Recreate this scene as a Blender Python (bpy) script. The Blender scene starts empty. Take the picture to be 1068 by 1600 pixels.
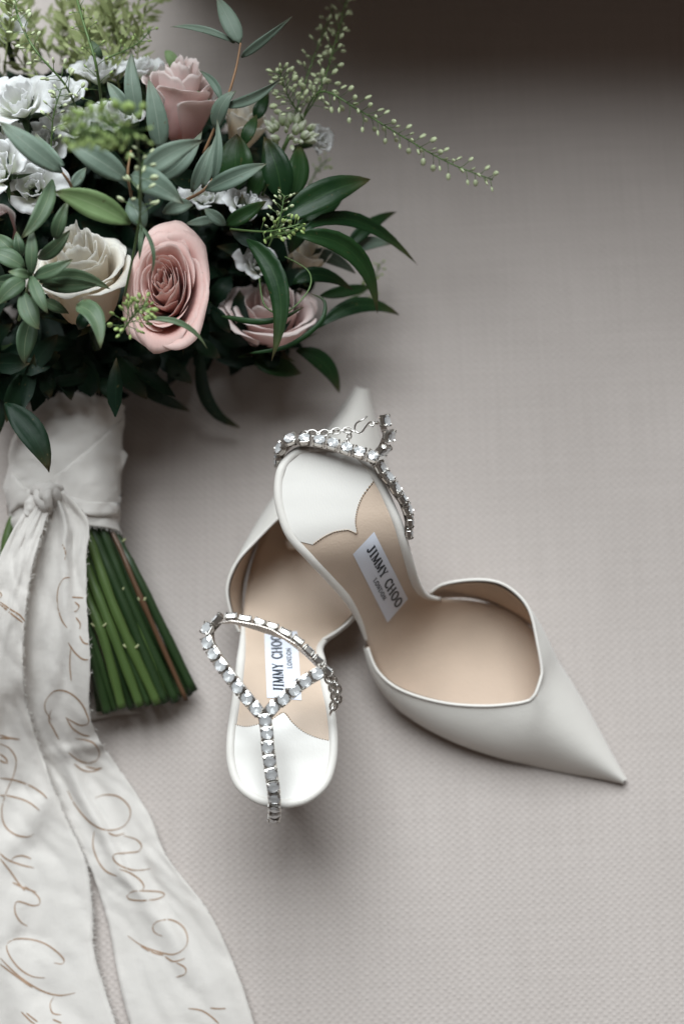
import bpy, bmesh, math, random
from mathutils import Vector, Matrix, noise
from mathutils.bvhtree import BVHTree
from mathutils.geometry import delaunay_2d_cdt
V3 = Vector
rng = random.Random(7)
SC = bpy.context.scene
COL = SC.collection
CM = 0.01

# ------------------------------------------------------------------ camera
FMM, TILT, HC = 50.0, math.radians(10), 78.0          # lens mm, tilt, height in cm
FPX = FMM / 36 * 1600
cam_d = bpy.data.cameras.new('camera'); cam = bpy.data.objects.new('camera', cam_d); COL.objects.link(cam)
cam.location = (0, 0, HC * CM); cam.rotation_euler = (TILT, 0, 0)
cam_d.lens = FMM; cam_d.sensor_width = 36; cam_d.sensor_fit = 'AUTO'
cam_d.clip_start = 0.02; cam_d.clip_end = 50
cam_d.dof.use_dof = True; cam_d.dof.focus_distance = 0.692; cam_d.dof.aperture_fstop = 3.2
SC.camera = cam
# ------------------------------------------------------------------ light
SC.view_settings.view_transform = 'Standard'; SC.view_settings.look = 'None'
SC.view_settings.exposure = 0; SC.view_settings.gamma = 1
W = bpy.data.worlds.new('World'); SC.world = W; W.use_nodes = True
bg = W.node_tree.nodes['Background']; bg.inputs[0].default_value = (1.0, 0.82, 0.71, 1); bg.inputs[1].default_value = 0.08
ld = bpy.data.lights.new('window_light', 'AREA'); lo = bpy.data.objects.new('window_light', ld); COL.objects.link(lo)
ld.shape = 'RECTANGLE'; ld.size = 2.2; ld.size_y = 2.7; ld.energy = 236; ld.color = (0.885, 0.96, 1.0)
ldir = V3((-0.08, 0.58, 0.76)).normalized()
lo.location = V3((0, 0.14, 0)) + ldir * 3.2
lo.rotation_euler = ldir.to_track_quat('Z', 'Y').to_euler()
SC.cycles.max_bounces = 10; SC.cycles.transmission_bounces = 8
SC.cycles.caustics_reflective = False; SC.cycles.caustics_refractive = False

# ------------------------------------------------------------------ helpers
ST, CT = math.sin(TILT), math.cos(TILT)
CAMP = V3((0, 0, HC))
def ray(px, py):
    x = (px - 534) / FPX; y = -(py - 800) / FPX
    return V3((x, y * CT + ST, y * ST - CT))
def P(px, py, z=0.0):
    d = ray(px, py); return CAMP + d * ((z - HC) / d.z)
def lerp(a, b, t): return a + (b - a) * t
def sstep(a, b, x):
    t = max(0, min(1, (x - a) / (b - a))); return t * t * (3 - 2 * t)
def crom(pts, n, closed=False):
    """Catmull-Rom resample of tuples, n samples uniform over index"""
    pts = [tuple(p) for p in pts]; m = len(pts); out = []
    dim = len(pts[0])
    for k in range(n):
        u = k / (n if closed else n - 1) * (m if closed else m - 1)
        i = min(int(u), m - 1 if closed else m - 2); f = u - i
        g = (lambda j: pts[j % m]) if closed else (lambda j: pts[max(0, min(m - 1, j))])
        a, b, c, d = g(i - 1), g(i), g(i + 1), g(i + 2)
        out.append(tuple(0.5 * (2 * b[q] + (c[q] - a[q]) * f + (2 * a[q] - 5 * b[q] + 4 * c[q] - d[q]) * f * f
                   + (3 * b[q] - a[q] - 3 * c[q] + d[q]) * f ** 3) for q in range(dim)))
    return out
def even(pts, step):
    """resample a 3-D polyline at equal arc length"""
    pts = [V3(p) for p in pts]; L = [0]
    for a, b in zip(pts, pts[1:]): L.append(L[-1] + (b - a).length)
    n = max(2, int(round(L[-1] / step)) + 1); out = []
    j = 0
    for k in range(n):
        s = L[-1] * k / (n - 1)
        while j < len(L) - 2 and L[j + 1] < s: j += 1
        f = (s - L[j]) / max(1e-9, L[j + 1] - L[j]); out.append((pts[j].lerp(pts[j + 1], f), (j + f) / (len(pts) - 1)))
    return out

class MB:
    def __init__(s): s.v = []; s.f = []; s.m = []; s.uv = {}
    def add(s, v, f, mi=0, uv=None):
        o = len(s.v); s.v += [V3(p) for p in v]
        if uv:
            for i, q in enumerate(uv): s.uv[o + i] = q
        s.f += [tuple(i + o for i in g) for g in f]; s.m += [mi] * len(f)
    def grid(s, rows, mi=0, uv=True, closed=False):
        nr, nc = len(rows), len(rows[0]); v = [p for r in rows for p in r]
        f = []
        for i in range(nr - 1):
            for j in range(nc if closed else nc - 1):
                k = (j + 1) % nc
                f.append((i * nc + j, i * nc + k, (i + 1) * nc + k, (i + 1) * nc + j))
        s.add(v, f, mi, [(j / max(1, nc - 1), i / max(1, nr - 1)) for i in range(nr) for j in range(nc)])
    def tube(s, pts, r, n=6, mi=0, caps=True):
        pts = [V3(p) for p in pts]; m = len(pts)
        rs = r if isinstance(r, (list, tuple)) else [r] * m
        up = V3((0.31, 0.2, 0.93)); rows = []
        for i, p in enumerate(pts):
            t = (pts[min(i + 1, m - 1)] - pts[max(i - 1, 0)])
            if t.length < 1e-9: t = V3((0, 0, 1))
            t.normalize()
            a = up - t * up.dot(t)
            if a.length < 1e-4: a = t.orthogonal()
            a.normalize(); up = a; b = t.cross(a)
            rows.append([p + (a * math.cos(q * 2 * math.pi / n) + b * math.sin(q * 2 * math.pi / n)) * rs[i] for q in range(n)])
        o = len(s.v); s.grid(rows, mi, closed=True)
        if caps:
            s.f.append(tuple(o + q for q in range(n))[::-1]); s.m.append(mi)
            s.f.append(tuple(o + (m - 1) * n + q for q in range(n))); s.m.append(mi)
    def ball(s, c, rx, ry=None, rz=None, rot=None, n=6, mi=0):
        ry = ry or rx; rz = rz or rx; c = V3(c); rows = []
        for i in range(n // 2 + 2):
            th = math.pi * i / (n // 2 + 1)
            rr = []
            for j in range(n):
                ph = 2 * math.pi * j / n
                p = V3((rx * math.sin(th) * math.cos(ph), ry * math.sin(th) * math.sin(ph), rz * math.cos(th)))
                if rot is not None: p = rot @ p
                rr.append(c + p)
            rows.append(rr)
        s.grid(rows, mi, closed=True)
    def mesh(s, name, mats, org=V3((0, 0, 0)), smooth=True, weld=False):
        me = bpy.data.meshes.new(name)
        me.from_pydata([tuple((p - org) * CM) for p in s.v], [], s.f)
        for m in (mats if isinstance(mats, (list, tuple)) else [mats]): me.materials.append(m)
        me.polygons.foreach_set('material_index', s.m)
        ul = me.uv_layers.new(name='UVMap')
        for l in me.loops: ul.data[l.index].uv = s.uv.get(l.vertex_index, (0, 0))
        if weld:
            bm = bmesh.new(); bm.from_mesh(me); bmesh.ops.remove_doubles(bm, verts=bm.verts, dist=1e-6)
            bmesh.ops.recalc_face_normals(bm, faces=bm.faces); bm.to_mesh(me); bm.free()
        if smooth: me.polygons.foreach_set('use_smooth', [True] * len(me.polygons))
        me.update(); return me
    def bvh(s): return BVHTree.FromPolygons([tuple(p) for p in s.v], s.f)

ORG = {}
def thing(name, label, cat, origin, group=None):
    o = bpy.data.objects.new(name, None); COL.objects.link(o); o.location = V3(origin) * CM
    o.empty_display_size = 0.02
    o['label'] = label; o['category'] = cat
    if group: o['group'] = group
    ORG[o.name] = V3(origin); return o
def part(name, mb, mats, parent, label=None, kind=None, smooth=True, weld=False):
    org = ORG[parent.name] if parent else V3((0, 0, 0))
    o = bpy.data.objects.new(name, mb.mesh(name, mats, org, smooth, weld)); COL.objects.link(o)
    if parent: o.parent = parent
    ORG[o.name] = org
    if label: o['label'] = label
    if kind: o['kind'] = kind
    return o
def solid(o, th, off=0.0):
    m = o.modifiers.new('solid', 'SOLIDIFY'); m.thickness = th * CM; m.offset = off; return o
def drape(bvh, px, py, off=0.03, fallback=0.5):
    d = ray(px, py).normalized(); h = bvh.ray_cast(CAMP, d)
    if h[0] is None: return P(px, py, fallback)
    return h[0] - d * off
def sheet(mb, bvh, poly, off, step=6, mi=0, fb=0.5):
    """fill a pixel polygon with triangles lying on a surface"""
    poly = [V3((p[0], p[1])).to_2d() for p in poly]; n = len(poly); bnd = []
    for i in range(n):
        a, b = poly[i], poly[(i + 1) % n]; k = max(1, int((b - a).length / step))
        bnd += [a.lerp(b, q / k) for q in range(k)]
    xs = [p.x for p in bnd]; ys = [p.y for p in bnd]; inn = []
    def inside(x, y):
        c = False
        for i in range(len(bnd)):
            a, b = bnd[i], bnd[i - 1]
            if (a.y > y) != (b.y > y) and x < (b.x - a.x) * (y - a.y) / (b.y - a.y) + a.x: c = not c
        return c
    y = min(ys) + step / 2
    while y < max(ys):
        x = min(xs) + step / 2
        while x < max(xs):
            if inside(x, y) and min((p.x - x) ** 2 + (p.y - y) ** 2 for p in bnd) > (step * .45) ** 2: inn.append(V3((x, y)).to_2d())
            x += step
        y += step
    allp = bnd + inn
    nb = len(bnd)
    r = delaunay_2d_cdt(allp, [(i, (i + 1) % nb) for i in range(nb)], [], 0, 1e-5)
    fs = []
    for f in r[2]:
        q = [r[0][i] for i in f]; c_ = sum(q, V3((0, 0)).to_2d()) / len(q)
        ar = abs((q[1] - q[0]).cross(q[2] - q[0]))
        if inside(c_.x, c_.y) and ar > .05: fs.append(tuple(f) if (q[1] - q[0]).cross(q[2] - q[0]) < 0 else tuple(f)[::-1])
    mb.add([drape(bvh, p.x, p.y, off, fb) for p in r[0]], fs, mi)
def stroke(mb, bvh, pts, wpx, off, n=None, taper=True, fb=0.5, smooth=True):
    """flat pen stroke of a pixel polyline lying on a surface; wpx(t) = width"""
    n = n or max(6, len(pts) * 5)
    q = crom(pts, n) if (smooth and len(pts) > 2) else [tuple(lerp(V3((*pts[0], 0)), V3((*pts[-1], 0)), i / (n - 1)))[:2] if len(pts) == 2 else None for i in range(n)]
    if q[0] is None: q = pts
    n = len(q); rows = []
    for i, p in enumerate(q):
        a, b = q[max(0, i - 1)], q[min(n - 1, i + 1)]
        tx, ty = b[0] - a[0], b[1] - a[1]; l = math.hypot(tx, ty) or 1
        w = wpx(i / (n - 1), tx / l, ty / l) / 2
        if taper: w *= 0.35 + 0.65 * min(1, 6 * min(i, n - 1 - i) / n + .05)
        rows.append([drape(bvh, p[0] - ty / l * w, p[1] + tx / l * w, off, fb), drape(bvh, p[0] + ty / l * w, p[1] - tx / l * w, off, fb)])
    mb.grid(rows)

# ------------------------------------------------------------------ materials
def newmat(name):
    m = bpy.data.materials.new(name); m.use_nodes = True; nt = m.node_tree
    return m, nt, nt.nodes['Principled BSDF'], nt.nodes['Material Output']
def N(nt, t, **k):
    n = nt.nodes.new(t)
    for a, b in k.items(): setattr(n, a, b)
    return n
def L(nt, a, b): nt.links.new(a, b)
def math_n(nt, op, a, b=None):
    n = N(nt, 'ShaderNodeMath', operation=op)
    for i, x in enumerate((a, b)):
        if x is None: continue
        if isinstance(x, (int, float)): n.inputs[i].default_value = x
        else: L(nt, x, n.inputs[i])
    return n.outputs[0]
def ramp(nt, fac, stops):
    r = N(nt, 'ShaderNodeValToRGB'); L(nt, fac, r.inputs[0]); e = r.color_ramp.elements
    while len(e) < len(stops): e.new(0.5)
    for q, (p, c) in zip(e, stops): q.position = p; q.color = (*c, 1)
    return r.outputs[0]
def noise_tex(nt, scale, detail=3, vec=None, rough=0.5):
    n = N(nt, 'ShaderNodeTexNoise'); n.inputs['Scale'].default_value = scale; n.inputs['Detail'].default_value = detail
    n.inputs['Roughness'].default_value = rough
    if vec is not None: L(nt, vec, n.inputs['Vector'])
    return n.outputs[0]
def objco(nt): return N(nt, 'ShaderNodeTexCoord').outputs['Object']
def bump(nt, h, strength, dist, bsdf):
    b = N(nt, 'ShaderNodeBump'); b.inputs['Strength'].default_value = strength; b.inputs['Distance'].default_value = dist
    L(nt, h, b.inputs['Height']); L(nt, b.outputs[0], bsdf.inputs['Normal']); return b

def mat_upholstery():
    m, nt, b, _ = newmat('upholstery_weave')
    co = objco(nt)
    mp = N(nt, 'ShaderNodeMapping'); mp.inputs['Rotation'].default_value = (0, 0, math.radians(-2.5)); L(nt, co, mp.inputs[0])
    nz = N(nt, 'ShaderNodeTexNoise'); nz.inputs['Scale'].default_value = 60; nz.inputs['Detail'].default_value = 3; L(nt, mp.outputs[0], nz.inputs['Vector'])
    va = N(nt, 'ShaderNodeVectorMath', operation='MULTIPLY_ADD'); L(nt, nz.outputs['Color'], va.inputs[0]); va.inputs[1].default_value = (.0045, .0045, 0); L(nt, mp.outputs[0], va.inputs[2])
    sp = N(nt, 'ShaderNodeSeparateXYZ'); L(nt, va.outputs[0], sp.inputs[0])
    sx = math_n(nt, 'SINE', math_n(nt, 'MULTIPLY', sp.outputs[0], math.pi / 0.00226))
    sy = math_n(nt, 'SINE', math_n(nt, 'MULTIPLY', sp.outputs[1], math.pi / 0.00196))
    w = math_n(nt, 'POWER', math_n(nt, 'MAXIMUM', math_n(nt, 'MULTIPLY', sx, sy), 0.0), 0.6)
    w = math_n(nt, 'MULTIPLY', w, math_n(nt, 'ADD', math_n(nt, 'MULTIPLY', noise_tex(nt, 420, 1, mp.outputs[0]), 1.8), 0.1))
    fine = noise_tex(nt, 1700, 2, mp.outputs[0])
    h = math_n(nt, 'ADD', w, math_n(nt, 'MULTIPLY', fine, 0.8))
    big = noise_tex(nt, 9, 4, mp.outputs[0])
    # thread-to-thread colour differences of the yarn
    st1 = N(nt, 'ShaderNodeMapping'); st1.inputs['Scale'].default_value = (450, 14, 1); L(nt, mp.outputs[0], st1.inputs[0])
    st2 = N(nt, 'ShaderNodeMapping'); st2.inputs['Scale'].default_value = (14, 500, 1); L(nt, mp.outputs[0], st2.inputs[0])
    thr = math_n(nt, 'ADD', noise_tex(nt, 1, 1, st1.outputs[0]), noise_tex(nt, 1, 1, st2.outputs[0]))
    f = math_n(nt, 'ADD', math_n(nt, 'MULTIPLY', thr, 0.26), math_n(nt, 'MULTIPLY', big, 0.48))
    c = ramp(nt, f, [(0.25, (0.39, 0.342, 0.315)), (0.75, (0.48, 0.425, 0.395))])
    L(nt, c, b.inputs['Base Color']); b.inputs['Roughness'].default_value = 0.9
    b.inputs['Specular IOR Level'].default_value = 0.15
    b.inputs['Sheen Weight'].default_value = 0.15; b.inputs['Sheen Roughness'].default_value = 0.5
    bump(nt, h, 0.42, 0.0005, b)
    return m
def mat_satin(name, col, rough=0.42, weave=0.1):
    m, nt, b, _ = newmat(name); co = objco(nt)
    n1 = noise_tex(nt, 35, 3, co)
    c = ramp(nt, n1, [(0.3, tuple(x * 0.965 for x in col)), (0.7, col)]); L(nt, c, b.inputs['Base Color'])
    r = math_n(nt, 'ADD', math_n(nt, 'MULTIPLY', noise_tex(nt, 120, 2, co), 0.1), rough - 0.05); L(nt, r, b.inputs['Roughness'])
    b.inputs['Sheen Weight'].default_value = 0.2; b.inputs['Specular IOR Level'].default_value = 0.4
    mp = N(nt, 'ShaderNodeMapping'); mp.inputs['Scale'].default_value = (1, 0.25, 1); L(nt, co, mp.inputs[0])
    h = math_n(nt, 'ADD', noise_tex(nt, 1800, 1, mp.outputs[0]), math_n(nt, 'MULTIPLY', noise_tex(nt, 45, 2, co), 3.0))
    bump(nt, h, weave, 0.0006, b); return m
def mat_leather(name, col, rough=0.55):
    m, nt, b, _ = newmat(name); co = objco(nt)
    c = ramp(nt, noise_tex(nt, 30, 4, co), [(0.3, tuple(x * 0.92 for x in col)), (0.7, tuple(min(1, x * 1.05) for x in col))]); L(nt, c, b.inputs['Base Color'])
    b.inputs['Roughness'].default_value = rough
    bump(nt, math_n(nt, 'ADD', noise_tex(nt, 900, 3, co), math_n(nt, 'MULTIPLY', noise_tex(nt, 60, 3, co), 2.0)), 0.22, 0.0006, b); return m
def mat_plain(name, col, rough=0.5, metal=0.0):
    m, nt, b, _ = newmat(name); co = objco(nt)
    c = ramp(nt, noise_tex(nt, 200, 3, co), [(0.25, tuple(x * 0.85 for x in col)), (0.75, tuple(min(1, x * 1.1) for x in col))]); L(nt, c, b.inputs['Base Color'])
    b.inputs['Roughness'].default_value = rough; b.inputs['Metallic'].default_value = metal; return m
def thin_shader(m, nt, b, out, colsock, amount):
    tr = N(nt, 'ShaderNodeBsdfTranslucent'); L(nt, colsock, tr.inputs[0])
    mx = N(nt, 'ShaderNodeMixShader'); mx.inputs[0].default_value = amount
    L(nt, b.outputs[0], mx.inputs[1]); L(nt, tr.outputs[0], mx.inputs[2]); L(nt, mx.outputs[0], out.inputs[0])
def mat_leaf(name, dark, light, vein, rough=0.4, spec=0.4, transl=0.15, back=None):
    m, nt, b, out = newmat(name); co = objco(nt)
    uv = N(nt, 'ShaderNodeUVMap'); sp = N(nt, 'ShaderNodeSeparateXYZ'); L(nt, uv.outputs[0], sp.inputs[0])
    oi = N(nt, 'ShaderNodeObjectInfo')
    n1 = noise_tex(nt, 70, 4, co)
    f = math_n(nt, 'ADD', math_n(nt, 'MULTIPLY', n1, 0.6), math_n(nt, 'MULTIPLY', oi.outputs['Random'], 0.4))
    c = ramp(nt, f, [(0.3, dark), (0.7, light)])
    spot = math_n(nt, 'GREATER_THAN', noise_tex(nt, 420, 2, co), 0.70)
    ms = N(nt, 'ShaderNodeMix', data_type='RGBA'); L(nt, math_n(nt, 'MULTIPLY', spot, 0.45), ms.inputs['Factor']); L(nt, c, ms.inputs['A']); ms.inputs['B'].default_value = (0.10, 0.075, 0.03, 1)
    tipn = N(nt, 'ShaderNodeMix', data_type='RGBA'); L(nt, math_n(nt, 'MULTIPLY', math_n(nt, 'POWER', sp.outputs[1], 9.0), 0.6), tipn.inputs['Factor']); L(nt, ms.outputs['Result'], tipn.inputs['A']); tipn.inputs['B'].default_value = (0.16, 0.10, 0.05, 1)
    c = tipn.outputs['Result']
    mid = math_n(nt, 'ABSOLUTE', math_n(nt, 'SUBTRACT', sp.outputs[0], 0.5))
    rib = math_n(nt, 'LESS_THAN', mid, 0.022)
    mp = N(nt, 'ShaderNodeMapping'); mp.inputs['Scale'].default_value = (26, 3.0, 1); L(nt, uv.outputs[0], mp.inputs[0])
    vn = noise_tex(nt, 1, 2, mp.outputs[0])
    fac = math_n(nt, 'ADD', math_n(nt, 'MULTIPLY', rib, 0.55), math_n(nt, 'MULTIPLY', vn, 0.13))
    mx = N(nt, 'ShaderNodeMix', data_type='RGBA'); L(nt, fac, mx.inputs['Factor']); L(nt, c, mx.inputs['A']); mx.inputs['B'].default_value = (*vein, 1)
    L(nt, mx.outputs['Result'], b.inputs['Base Color'])
    L(nt, math_n(nt, 'ADD', math_n(nt, 'MULTIPLY', n1, 0.2), rough - 0.1), b.inputs['Roughness']); b.inputs['Specular IOR Level'].default_value = spec
    bump(nt, math_n(nt, 'ADD', math_n(nt, 'ADD', math_n(nt, 'MULTIPLY', vn, 0.5), math_n(nt, 'MULTIPLY', rib, -0.6)), math_n(nt, 'MULTIPLY', noise_tex(nt, 260, 3, co), 0.8)), 0.28, 0.0006, b)
    thin_shader(m, nt, b, out, mx.outputs['Result'], transl); return m
def mat_petal(name, base, mid, rim, transl=0.42):
    m, nt, b, out = newmat(name)
    uv = N(nt, 'ShaderNodeUVMap'); sp = N(nt, 'ShaderNodeSeparateXYZ'); L(nt, uv.outputs[0], sp.inputs[0])
    n1 = noise_tex(nt, 90, 4, objco(nt))
    f = math_n(nt, 'ADD', sp.outputs[1], math_n(nt, 'MULTIPLY', math_n(nt, 'SUBTRACT', n1, 0.5), 0.35))
    c = ramp(nt, f, [(0.05, base), (0.6, mid), (0.97, rim)])
    L(nt, c, b.inputs['Base Color']); b.inputs['Roughness'].default_value = 0.6; b.inputs['Specular IOR Level'].default_value = 0.25
    b.inputs['Sheen Weight'].default_value = 0.15
    mp = N(nt, 'ShaderNodeMapping'); mp.inputs['Scale'].default_value = (38, 2.2, 1); L(nt, uv.outputs[0], mp.inputs[0])
    bump(nt, math_n(nt, 'ADD', noise_tex(nt, 1, 3, mp.outputs[0]), math_n(nt, 'MULTIPLY', n1, 1.2)), 0.4, 0.0008, b)
    thin_shader(m, nt, b, out, c, transl); return m
def mat_cloth(name, col, transl=0.25):
    m, nt, b, out = newmat(name); co = objco(nt)
    c = ramp(nt, noise_tex(nt, 25, 5, co), [(0.3, tuple(x * 0.93 for x in col)), (0.7, col)])
    L(nt, c, b.inputs['Base Color']); b.inputs['Roughness'].default_value = 0.75; b.inputs['Specular IOR Level'].default_value = 0.2
    b.inputs['Sheen Weight'].default_value = 0.25
    h = math_n(nt, 'ADD', noise_tex(nt, 2600, 1, co), math_n(nt, 'MULTIPLY', noise_tex(nt, 130, 4, co), 2.5))
    bump(nt, h, 0.35, 0.0008, b); thin_shader(m, nt, b, out, c, transl)
    src = out.inputs[0].links[0].from_socket; tp = N(nt, 'ShaderNodeBsdfTransparent'); mx = N(nt, 'ShaderNodeMixShader')
    L(nt, math_n(nt, 'ADD', math_n(nt, 'MULTIPLY', noise_tex(nt, 20, 3, co), 0.16), 0.03), mx.inputs[0]); L(nt, src, mx.inputs[1]); L(nt, tp.outputs[0], mx.inputs[2]); L(nt, mx.outputs[0], out.inputs[0])
    return m

M = {}
M['fabric'] = mat_upholstery()
M['satin'] = mat_satin('ivory_satin', (0.70, 0.66, 0.61), 0.46, 0.2)
M['pad'] = mat_satin('pearl_satin', (0.74, 0.705, 0.66), 0.38)
M['tan'] = mat_leather('tan_leather', (0.58, 0.45, 0.35))
M['sole'] = mat_leather('sole_leather', (0.52, 0.40, 0.30))
M['label'] = mat_satin('label_satin', (0.74, 0.76, 0.84), 0.45)
M['ink'] = mat_plain('black_ink', (0.03, 0.035, 0.045), 0.6)
M['thread'] = mat_plain('beige_thread', (0.45, 0.33, 0.23), 0.7)
M['silver'] = mat_plain('silver', (0.70, 0.67, 0.63), 0.32, 1.0)
M['mesh'] = mat_plain('dull_silver', (0.50, 0.45, 0.41), 0.45, 1.0)
M['foil'] = mat_plain('mirror_foil', (0.97, 0.975, 0.98), 0.12, 0.18)
m, nt, b, out = newmat('crystal_glass'); M['glass'] = m
b.inputs['Base Color'].default_value = (0.95, 0.96, 0.97, 1); b.inputs['Metallic'].default_value = 0.66; b.inputs['Roughness'].default_value = 0.03
b.inputs['Specular IOR Level'].default_value = 0.9
tp = N(nt, 'ShaderNodeBsdfTransparent'); mx = N(nt, 'ShaderNodeMixShader'); mx.inputs[0].default_value = 0.45
L(nt, b.outputs[0], mx.inputs[1]); L(nt, tp.outputs[0], mx.inputs[2]); L(nt, mx.outputs[0], out.inputs[0])
M['ribbon'] = mat_cloth('ivory_silk', (0.80, 0.755, 0.71))
M['gold'] = mat_plain('bronze_ink', (0.30, 0.19, 0.12), 0.5)
M['pink'] = mat_petal('pink_petal', (0.70, 0.30, 0.26), (0.87, 0.54, 0.485), (0.92, 0.72, 0.67))
M['blush'] = mat_petal('blush_petal', (0.82, 0.48, 0.45), (0.91, 0.72, 0.69), (0.92, 0.82, 0.79))
M['cream'] = mat_petal('cream_petal', (0.90, 0.77, 0.60), (0.94, 0.87, 0.75), (0.93, 0.91, 0.86), 0.52)
M['white'] = mat_petal('white_petal', (0.74, 0.78, 0.62), (0.90, 0.90, 0.88), (0.93, 0.93, 0.93), 0.55)
M['bud'] = mat_petal('green_bud', (0.42, 0.52, 0.24), (0.68, 0.73, 0.52), (0.84, 0.84, 0.74))
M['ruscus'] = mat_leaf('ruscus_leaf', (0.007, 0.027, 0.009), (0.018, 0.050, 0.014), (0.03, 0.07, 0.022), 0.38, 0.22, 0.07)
M['euca'] = mat_leaf('eucalyptus_leaf', (0.105, 0.155, 0.115), (0.18, 0.24, 0.185), (0.25, 0.30, 0.24), 0.55, 0.35, 0.12)
M['olive'] = mat_leaf('olive_leaf', (0.045, 0.085, 0.045), (0.10, 0.155, 0.08), (0.17, 0.21, 0.12), 0.5, 0.35, 0.12)
M['fresh'] = mat_leaf('fresh_leaf', (0.13, 0.22, 0.08), (0.21, 0.31, 0.13), (0.30, 0.40, 0.20), 0.5, 0.35, 0.25)
M['deep'] = mat_leaf('shade_dark_leaf', (0.004, 0.014, 0.007), (0.009, 0.026, 0.011), (0.012, 0.03, 0.015), 0.5, 0.15, 0.04)  # near-black green: the shade deep in the bouquet is painted into the leaf colour
M['fern'] = mat_leaf('fern_leaf', (0.22, 0.27, 0.10), (0.38, 0.42, 0.20), (0.34, 0.38, 0.2), 0.6, 0.2, 0.25)
M['pod'] = mat_plain('seed_pod', (0.30, 0.40, 0.13), 0.5)
M['podpale'] = mat_plain('pale_seed_pod', (0.52, 0.58, 0.35), 0.5)
M['sprigstem'] = mat_plain('sprig_stem', (0.10, 0.17, 0.05), 0.5)
M['twig'] = mat_plain('brown_twig', (0.30, 0.17, 0.09), 0.6)
def mat_stem(name, a, c):
    m, nt, b, _ = newmat(name); oi = N(nt, 'ShaderNodeObjectInfo')
    uv = N(nt, 'ShaderNodeUVMap'); mp = N(nt, 'ShaderNodeMapping'); mp.inputs['Scale'].default_value = (9, 2.5, 1); L(nt, uv.outputs[0], mp.inputs[0])
    n1 = noise_tex(nt, 1, 4, mp.outputs[0]); f = math_n(nt, 'ADD', math_n(nt, 'MULTIPLY', n1, 0.7), math_n(nt, 'MULTIPLY', oi.outputs['Random'], 0.3))
    L(nt, ramp(nt, f, [(0.25, a), (0.75, c)]), b.inputs['Base Color']); b.inputs['Roughness'].default_value = 0.42
    bump(nt, n1, 0.3, 0.001, b); return m
M['stem'] = mat_stem('green_stem', (0.010, 0.026, 0.007), (0.032, 0.062, 0.017))
M['stemlight'] = mat_stem('light_green_stem', (0.026, 0.056, 0.013), (0.075, 0.118, 0.03))
M['bark'] = mat_stem('bark_stem', (0.06, 0.03, 0.015), (0.13, 0.065, 0.032))
M['cut'] = mat_plain('cut_stem_end', (0.30, 0.31, 0.16), 0.8)

# ------------------------------------------------------------------ the sofa
mb = MB(); rows = []
X0, X1, Y0, Y1 = -70, 80, -45, 52
for i in range(98):
    y = lerp(Y0, Y1, i / 97); r = []
    for j in range(110):
        x = lerp(X0, X1, j / 109)
        z = 0.10 * noise.noise(V3((x * .06, y * .06, 3))) - 0.05
        e = min(x - X0, X1 - x, y - Y0)
        z -= 6 * (1 - math.sqrt(max(0, 1 - (1 - min(1, max(0, e) / 6)) ** 2)))
        r.append((x, y, z))
    rows.append(r)
mb.grid(rows)
for side in ([r[0] for r in rows][::-1], [r[-1] for r in rows], rows[0]):
    mb.grid([[V3(p), V3((p[0], p[1], -16))] for p in side])
seat = part('sofa_seat', mb, M['fabric'], None, kind='structure')
mb = MB(); rows = []
BY, BH = 45.5, 35.0  # unseen backrest, added and sized for the shade it throws on the seat
prof = [(0, -3), (0.3, 1), (0.3, BH - 5)] + [(0.3 + 5 - 5 * math.cos(a * math.pi / 12), BH - 5 + 5 * math.sin(a * math.pi / 12)) for a in range(1, 7)] + [(16, BH), (20, BH - 2), (21, BH - 8), (21, -16)]
for k in range(70):
    x = -13 + 103 * (k / 69) ** 1.6; e = min(1, (x + 13) / 7); rn = math.sqrt(max(0, 1 - (1 - e) ** 2))      # rounded end, stopped short so the flowers stay lit
    rows.append([V3((x, BY + lerp(10, a, .35 + .65 * rn) + .15 * noise.noise(V3((x * .08, z * .1, 9))), (lerp(BH * .5, z, .55 + .45 * rn) if z > -10 else z) + .2 * noise.noise(V3((x * .06, a * .1, 2))))) for a, z in prof])
cap = rows[0]; cc = sum(cap, V3((0, 0, 0))) / len(cap)
mb.add([cc] + cap, [(0, q + 1, q + 2) for q in range(len(cap) - 1)])
mb.grid(rows); part('shade_backrest', mb, M['fabric'], None, kind='structure')

# ------------------------------------------------------------------ generic plant builders
BQ = thing('bridal_bouquet', 'hand-tied bouquet of pink and white roses with trailing greenery on the sofa', 'bouquet', P(110, 760, 0))
HZ = 1.38          # the head of the bouquet stands this much higher than first estimated
def PH(px, py, z): return P(px, py, z * HZ)
def leaf_mb(base, mid, tip, wpx, roll=0.0, fold=0.25, curl=0.0, nl=10, wp=0.8):
    A, B, C = [PH(*p) for p in (base, mid, tip)]
    B = B * 2 - (A + C) * 0.5                       # the curve passes through mid
    wid = wpx * (HC - mid[2] * HZ) / FPX
    rows = []
    for i in range(nl + 1):
        t = i / nl
        p = A * (1 - t) ** 2 + B * 2 * t * (1 - t) + C * t * t
        T = ((B - A) * (1 - t) + (C - B) * t).normalized()
        view = (CAMP - p).normalized(); S = T.cross(view).normalized(); Nn = S.cross(T).normalized()
        a = roll + curl * (t - .3)
        S2 = S * math.cos(a) + Nn * math.sin(a); N2 = Nn * math.cos(a) - S * math.sin(a)
        w = wid / 2 * max(0.0, math.sin(math.pi * min(1, t ** wp))) ** 0.85
        if t < 0.08: w = max(w, 0.05)
        r = []
        for u in (-1, -.55, 0, .55, 1):
            wob = 0.10 * wid * noise.noise(p * 0.7 + V3((u * 1.6, 0, wpx)))
            r.append(p + S2 * (w * u) + N2 * (fold * w * (abs(u) ** 1.4) + wob))
        rows.append(r)
    mb = MB(); mb.grid(rows); return mb
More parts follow.
